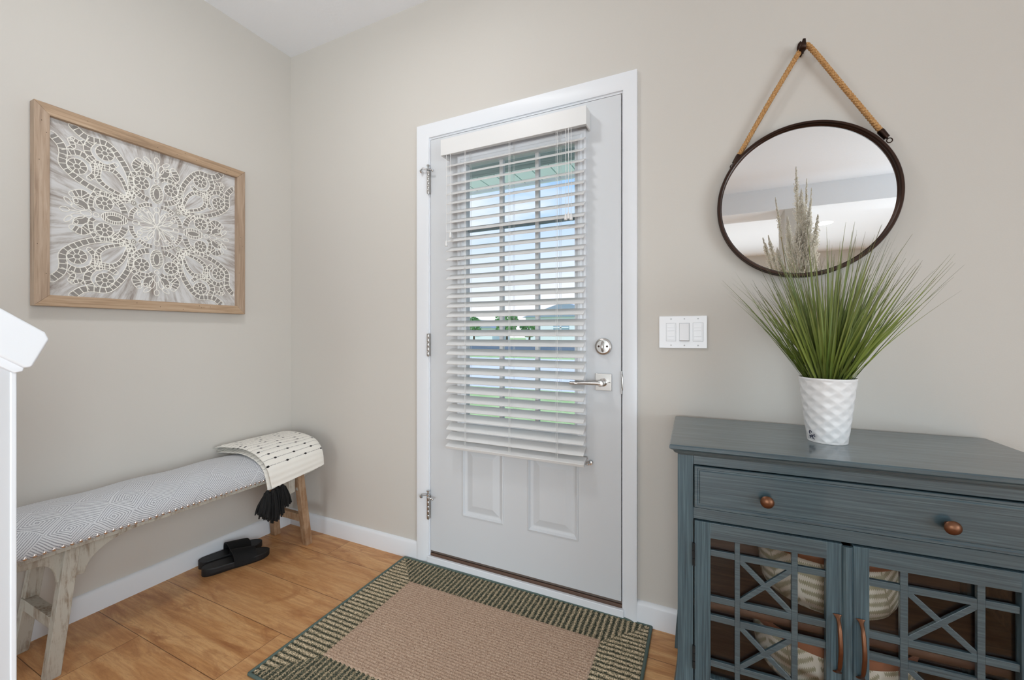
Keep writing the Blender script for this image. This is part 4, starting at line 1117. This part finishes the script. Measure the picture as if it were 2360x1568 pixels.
def basket(name, c, rx, ry, z0, z1, label):
    r = thing(name, MC_ @ Vector((c[0], c[1], z0)), label, 'basket', CA, group=None)
    Hh = z1 - z0
    pr = [(.62, 0), (.76, .01), (.87, .07), (.94, .18), (.98, .36), (.995, .6), (1.0, .84)]
    mb = MB(); n = 64; uvs = []
    for i in range(n + 1):
        th = 2 * math.pi * i / n
        for (s, h) in pr: mb.v.append((c[0] + rx * s * math.cos(th), c[1] + ry * s * math.sin(th), z0 + h * Hh)); uvs.append((th * rx, h * Hh))
    m = len(pr)
    for i in range(n):
        for j in range(m - 1): mb.f.append([i * m + j, (i + 1) * m + j, (i + 1) * m + j + 1, i * m + j + 1])
    b = len(mb.v); mb.v += [mb.v[i * m] for i in range(n)]; uvs += [(0, 0)] * n; mb.f.append(list(range(b, b + n))[::-1])
    cbuild('body', mb, M['fern'], r, smooth=60, uv=uvs)
    mb = MB(); M0 = Matrix.Translation((c[0], c[1], z0))
    mb.lathe([(1.0, .84 * Hh), (1.012, .86 * Hh), (1.018, .98 * Hh), (1.0, Hh), (.97, .98 * Hh), (.95, .84 * Hh)], 64, M0 @ Matrix.Diagonal((rx, ry, 1, 1)), close=True)
    cbuild('rim_band', mb, M['brownband'], r, smooth=40, label='brown band around the rim')
    mb = MB(); mb.lathe([(1e-4, .03 * Hh), (.9, .5 * Hh), (.96, .9 * Hh)], 48, M0 @ Matrix.Diagonal((rx, ry, 1, 1))); cbuild('lining', mb, M['brownband'], r, smooth=50)
basket('fern_print_basket', (.405, -.178), .166, .135, .3635, .538, 'cream fern print basket with brown rim on the upper shelf inside cabinet')
basket('fern_print_basket', (.412, -.183), .186, .152, .1425, .305, 'larger cream fern print basket with brown rim on cabinet floor')

# ------------------------------------------------------------------ potted grass on the cabinet
PC = MC_ @ Vector((.408, -.205, 0)); PZ = TZ + .0004; PC = Vector((2.5205, -.236, 0))
pot = thing('potted_grass', (PC.x, PC.y, PZ), 'green artificial grass in white quilted pot standing on the teal cabinet', 'plant')
n, m = 144, 84; rows = []; Hh = .176
for j in range(m + 1):
    h = j / m; r0 = .0460 + (.0665 - .0460) * h ** .9
    row = []
    for i in range(n):
        th = 2 * math.pi * i / n
        a = th * 18 / (2 * math.pi) ; v_ = h * 11
        d1 = abs(((a + v_) / 2 % 1) - .5) * 2; d2 = abs(((a - v_) / 2 % 1) - .5) * 2      # distance to the two diagonal ridge families
        q = (1 - d1) ; q2 = (1 - d2); pil = min(d1, d2); pil2 = min(1 - d1, 1 - d2)
        bump_ = -.0030 * (min(d1, 1) * min(d2, 1)) ** .8
        if h > .97 or h < .015: bump_ = 0
        row.append((PC.x + (r0 + bump_) * math.cos(th), PC.y + (r0 + bump_) * math.sin(th), PZ + h * Hh))
    rows.append(row)
top = [[(PC.x + r_ * math.cos(2 * math.pi * i / n), PC.y + r_ * math.sin(2 * math.pi * i / n), PZ + z) for i in range(n)] for r_, z in ((.0655, Hh + .0015), (.0635, Hh + .0005), (.0625, Hh - .004), (.0590, Hh - .030))]
mb = MB(); mb.quadgrid(rows + top, close_v=True, flip=True)
b = len(mb.v); mb.v += rows[0]; mb.f.append(list(range(b, b + n))[::-1])
t = T('white_glazed_ceramic'); t.set(col=lin((232, 231, 231)), rough=.34, spec=.5); M['ceram'] = t.m
po_ = build('pot', mb, M['ceram'], pot, smooth=70, recalc=True)
mb = MB().lathe([(1e-4, 0), (.0595, 0), (.0595, .002)], 40, Matrix.Translation((PC.x, PC.y, PZ + Hh - .022))); build('moss', mb, M['soil'], pot)
# small dark marks near the foot of the pot (as on the pot in the photo)
mb = MB()
def pot_pt(ang, h, o_=.0012):
    r0 = .0460 + (.0665 - .0460) * h ** .9; return Vector((PC.x + (r0 + o_) * math.cos(ang), PC.y + (r0 + o_) * math.sin(ang), PZ + h * Hh))
A0 = math.atan2(CAMP.y - PC.y, CAMP.x - PC.x) - .78
for (da, h, ra, rh) in ((-.04, .145, .07, .030), (.13, .085, .06, .026), (-.03, .075, .05, .02)):
    mb.tube([pot_pt(A0 + da + ra * math.cos(k_ * .7), h + rh * math.sin(k_ * .7), .0016) for k_ in range(7)], .0011, 5)
for (a1, h1, a2, h2) in ((.16, .13, .2, .12), (-.12, .10, -.06, .07), (.07, .055, .18, .05), (.02, .115, .08, .09)): mb.tube([pot_pt(A0 + a1, h1, .0016), pot_pt(A0 + a2, h2, .0016)], .001, 5)
build('maker_mark', mb, plain('dark_blue_mark', (28, 32, 62), .5), pot, label='small dark blue scribbled mark near the foot')
# blades
mb = MB(); uvs = []; rg = random.Random(21)
base_z = PZ + Hh - .022
def blade(az, lean, L, w0, curl, bid, r0=None):
    r_ = rg.uniform(.005, .046) if r0 is None else r0; a2 = az + rg.uniform(-.35, .35)
    p = Vector((PC.x + math.cos(a2) * r_, PC.y + math.sin(a2) * r_, base_z)); n_ = 9; ang = lean * .75
    side = Vector((-math.sin(az), math.cos(az), 0)); tw = rg.uniform(-.9, .9)
    b0 = len(mb.v)
    for i in range(n_ + 1):
        t_ = i / n_; w_ = w0 * (1 - t_ ** 2.2) * (.55 + .45 * min(1, t_ * 5)) * (1 if t_ < .6 else (1 - (t_ - .6) * 1.35)) + .00022
        d_ = Vector((math.cos(az) * math.sin(ang), math.sin(az) * math.sin(ang), math.cos(ang)))
        nn = d_.cross(side).normalized(); sd = (side * math.cos(tw) + nn * math.sin(tw))
        ctr = p + nn.cross(d_).normalized() * 0
        if p.y > -.012: p.y = -.012 - rg.random() * .004
        mb.v += [tuple(p - sd * w_), tuple(p + nn * w_ * .35), tuple(p + sd * w_)]; uvs.extend([(bid + .1, t_), (bid + .5, t_), (bid + .9, t_)])
        if i: 
            k_ = b0 + 3 * i; mb.f += [[k_ - 3, k_ - 2, k_ + 1, k_], [k_ - 2, k_ - 1, k_ + 2, k_ + 1]]
        p = p + d_ * (L / n_); ang += curl / n_
bid = 0
for k_ in range(430):
    az = rg.uniform(0, 2 * math.pi)
    u_ = rg.random(); 
    if u_ < .52: lean = rg.uniform(.38, .86); L = rg.uniform(.27, .40)
    elif u_ < .84: lean = rg.uniform(.08, .40); L = rg.uniform(.27, .44)
    else: lean = rg.uniform(.0, .6); L = rg.uniform(.15, .28)
    if math.sin(az) > .35: lean *= .62
    blade(az, lean, L, rg.uniform(.0012, .0036), rg.uniform(-.05, .34), bid); bid += 1
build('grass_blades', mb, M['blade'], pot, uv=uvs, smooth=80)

# ------------------------------------------------------------------ stair knee wall and cap rail (left foreground)
KX = 1.12
slope = R(38)
zk = lambda y: 1.0505 + (-1.3733 - y) * math.tan(slope)
mb = MB(); mb.prism([(KX - .115, -1.3733, 0), (KX - .115, -1.3733, zk(-1.3733)), (KX - .115, -2.75, zk(-2.75)), (KX - .115, -2.75, 0)], (.115, 0, 0))
struct('wall_stairs', mb, plain('smooth_grey_white_paint', (206, 207, 210), .6), bevel=.0025)
struct('trim_3', MB().box(KX - .117, KX + .002, -1.3760, -1.3680, 0, 1.047), M['trim'], bevel=.002)
cap = thing('handrail', (KX - .06, -1.3733, 1.06), 'white sloping cap rail end of the stair wall in the left foreground', 'handrail')
ts_ = math.tan(slope)
def yz(y, z, L_): return (y - L_, z + L_ * ts_)
top0, top1, bot1 = (-1.3365, 1.1120), (-1.3345, 1.1000), (-1.3560, 1.0510)
def prof_prism(x0, x1, pts): 
    mb = MB(); mb.prism([(x0, a, b) for a, b in pts], (x1 - x0, 0, 0)); return mb
build('cap_board', prof_prism(KX - .140, KX + .025, [(-1.3400, 1.1130), top1, bot1, (-1.3640, 1.0500), yz(-1.3640, 1.0500, 1.35), yz(-1.3400, 1.1130, 1.374)]), M['trim'], cap, bevel=.006, seg=3)
build('under_moulding', prof_prism(KX - .130, KX + .014, [(-1.3620, 1.0520), (-1.3640, 1.0440), (-1.3740, 1.0420), yz(-1.3740, 1.0420, 1.34), yz(-1.3620, 1.0520, 1.352)]), M['trim'], cap, bevel=.002)
# ------------------------------------------------------------------ ceiling lamp above the hall, recessed lights behind
lamp = thing('ceiling_lamp', (1.15, -1.0, H - .06), 'round white flush ceiling lamp above the entry hall', 'lamp')
mb = MB().lathe([(1e-4, 0), (.15, 0), (.15, -.014), (.13, -.018)], 40, Matrix.Translation((1.15, -1.0, H))); build('canopy', mb, M['nickel'], lamp, smooth=40)
mb = MB().lathe([(.145, -.014), (.14, -.035), (.11, -.055), (.05, -.066), (1e-4, -.068)], 40, Matrix.Translation((1.15, -1.0, H))); build('diffuser', mb, M['glow'], lamp, smooth=60)
light('ceiling_lamp_light', 'AREA', (1.15, -1.0, H - .075), 8, (.96, .98, 1), (0, 0, 0), .26, shape='DISK')
dl0 = None
for (x, y) in ((3.735, -5.87),):
    r = thing('recessed_light', (x, y, H), 'round recessed ceiling downlight with white ring, reflected in the round mirror', 'ceiling light')
    T_ = Matrix.Translation((x, y, H)) @ Matrix.Rotation(math.pi, 4, 'X')
    mb = MB().lathe([(.078, -.001), (.078, .003), (.10, .005), (.115, .003), (.117, 0)], 40, T_); build('trim_ring', mb, M['glow'], r, smooth=40)
    mb = MB().lathe([(1e-4, .0008), (.078, .001)], 32, T_); build('lamp_face', mb, M['groove'], r)
    light('recessed_light_light', 'AREA', (x, y, H - .012), 4, (.96, .98, 1), (0, 0, 0), .15, shape='DISK')

# ------------------------------------------------------------------ pampas arrangement behind the camera (seen in the mirror)
pv = thing('pampas_vase', (2.86, -2.25, 0), 'tall stone floor vase with cream pampas plumes, seen reflected in the mirror', 'plant')
VX, VY = 2.86, -2.25
mb = MB().lathe([(1e-4, .003), (.09, 0), (.12, .05), (.15, .25), (.14, .45), (.09, .62), (.06, .72), (.075, .80), (.068, .80), (.054, .72), (.05, .5)], 40, Matrix.Translation((VX, VY, 0))); build('vase', mb, M['vase'], pv, smooth=50)
rg = random.Random(4)
stems = MB()
def plume(tip, rad, L, dens):
    mb = MB(); tip = Vector(tip); base = Vector((VX, VY, .55)); mid = base.lerp(tip, .5) + Vector((0, 0, .12))
    P = cr_path([base, mid, tip], 30); n_ = len(P); stems.tube(P[:-6], .0028, 6)
    tot = sum((P[i + 1] - P[i]).length for i in range(n_ - 1)); acc = 0
    for i in range(n_ - 1):
        acc += (P[i + 1] - P[i]).length; rem = tot - acc
        if rem > L: continue
        t_ = 1 - rem / L; rr_ = rad * math.sin(math.pi * min(1, t_ * .85 + .15)) ** .6 * (1.15 - t_ * .8)
        dd = (P[i + 1] - P[i]).normalized()
        for k_ in range(dens):
            a = rg.uniform(0, 2 * math.pi); s_ = Vector((math.cos(a), math.sin(a), 0)); q = P[i].lerp(P[i + 1], rg.random())
            e_ = q + dd * rr_ * rg.uniform(.7, 1.6) + s_ * rr_ * rg.uniform(.3, 1); m_ = q.lerp(e_, .5) + s_ * rr_ * .15
            mb.tube([q, m_, e_ + Vector((0, 0, -.012))], [.0012, .0026, .0006], 4, cap=False)
            if rg.random() < .5: mb.ell(e_, .0035, .0035, .006, 5, 4)
    build('plume', mb, M['pampas'], pv)
for (px_, dy, z, rad, L, dn) in ((2.831, .0, 2.404, .034, .42, 16), (2.86, .03, 2.22, .06, .55, 22), (2.90, .0, 2.302, .024, .5, 12), (2.935, -.03, 2.235, .022, .5, 12), (2.91, .04, 2.08, .07, .6, 26), (2.97, .0, 2.02, .05, .5, 20),
                              (2.694, .0, 2.188, .020, .34, 12), (2.78, -.04, 2.04, .05, .5, 20), (2.83, .05, 1.93, .08, .5, 28), (2.93, -.05, 1.88, .08, .5, 28), (2.606, .03, 1.87, .03, .3, 14), (2.65, -.04, 1.90, .035, .35, 16), (2.70, .05, 1.78, .05, .4, 20)):
    plume((px_, VY + dy, z), rad, L, dn)
build('stems', stems, plain('dry_stem', (176, 160, 120), .8), pv)

# ------------------------------------------------------------------ outside the door
struct('ground', MB().box(-90, 90, 2.3, 140, -.6, -.32), M['lawn'])
struct('porch_floor', MB().box(-2.2, 5, .14, 2.3, -.6, -.06), M['concrete'])
struct('porch_ceiling', MB().box(-2.2, 5, .14, 1.72, 2.76, 2.82), M['soffit'])
struct('porch_beam', MB().box(-2.2, 5, 1.72, 2.02, 2.70, 2.9), M['beam'])
struct('porch_eave', MB().box(-2.2, 5, 2.02, 2.52, 2.76, 2.80), M['soffit'])
struct('porch_fascia', MB().box(-2.2, 5, 2.52, 2.55, 2.735, 2.88), M['trim'])
struct('driveway', MB().box(-90, 90, 8.2, 15.5, -.32, -.312), M['concrete'])
struct('road', MB().box(-90, 90, 22, 48, -.32, -.31), M['road'])
struct('sidewalk', MB().box(-90, 90, 19.0, 20.4, -.32, -.308), M['concrete'])
def house(x, y, w_, d_, h, rh, label, win, hip=False):
    r = thing('house', (x, y, -.32), label, 'house')
    build('wall', MB().box(x - w_ / 2, x + w_ / 2, y, y + d_, -.32, h), M['siding'], r)
    mb = MB(); o_ = .5
    mb.prism([(x - w_ / 2 - o_, y - o_, h), (x + w_ / 2 + o_, y - o_, h), (x + (w_ * .18 if hip else 0), y - o_, h + rh), (x - (w_ * .18 if hip else 0), y - o_, h + rh)], (0, d_ + 2 * o_, 0)); build('roof', mb, M['roof'], r)
    for (wx, z0, ww, wh) in win:
        wn = build('window', MB().box(wx - ww / 2, wx + ww / 2, y - .08, y, z0, z0 + wh), M['hwin'], r)
        mb = MB().box(wx - .12, wx + .12, y - .14, y - .08, z0, z0 + wh).box(wx - ww / 2, wx + ww / 2, y - .14, y - .08, z0 + wh * .48, z0 + wh * .56); build('window_bar', mb, M['siding'], wn)
def at(px, y):   # world x seen at picture column px for a depth plane y
    s, c = math.sin(YAW), math.cos(YAW); k_ = (px - 1180) / 960.4; rx, ry = -s + c * k_, c + s * k_
    return CAMP.x + rx / ry * (y - CAMP.y)
house(at(1300, 70), 70, 15, 10, 4.2, 2.6, 'white sided house across the road, seen right of the tree', [(at(1293, 70), .9, 2.9, 2.6)])
house(at(1085, 80), 80, 11, 9, 2.4, 1.9, 'low white house with grey blue roof, seen left of the tree', [(at(1100, 80), .6, 1.2, 1.2)], True)
def tree(px, y, h, r_, n, label, seed):
    rg = random.Random(seed); x = at(px, y); r = thing('tree', (x, y, -.32), label, 'tree')
    build('trunk', MB().tube([(x, y, -.35), (x + .05, y, h * .35), (x, y, h * .7)], [.2, .14, .08], 8), M['bark'], r)
    mb = MB()
    for k_ in range(n):
        a = rg.uniform(0, 2 * math.pi); t_ = rg.uniform(-1, 1); rr_ = r_ * math.sqrt(max(0, 1 - t_ * t_)) * rg.uniform(.3, 1)
        c = Vector((x + rr_ * math.cos(a), y + rr_ * math.sin(a), h * .62 + t_ * h * .38)); s = rg.uniform(.12, .3)
        for q in range(3):
            u1 = Vector((rg.uniform(-1, 1), rg.uniform(-1, 1), rg.uniform(-1, 1))).normalized() * s; u2 = u1.orthogonal().normalized() * s * .6; b = len(mb.v)
            mb.v += [tuple(c - u1), tuple(c + u2), tuple(c + u1), tuple(c - u2)]; mb.f.append([b, b + 1, b + 2, b + 3])
    build('crown', mb, M['leaf'], r)
tree(1168, 58, 4.6, 2.0, 700, 'leafy green street tree, tallest of the trees, seen through the middle pane', 1)
tree(1220, 60, 2.9, 1.6, 450, 'small round green tree beside the tall one, in front of the white house', 2)
tree(1092, 62, 4.0, 1.6, 500, 'green tree rising behind the low house at the left of the door glass', 3)
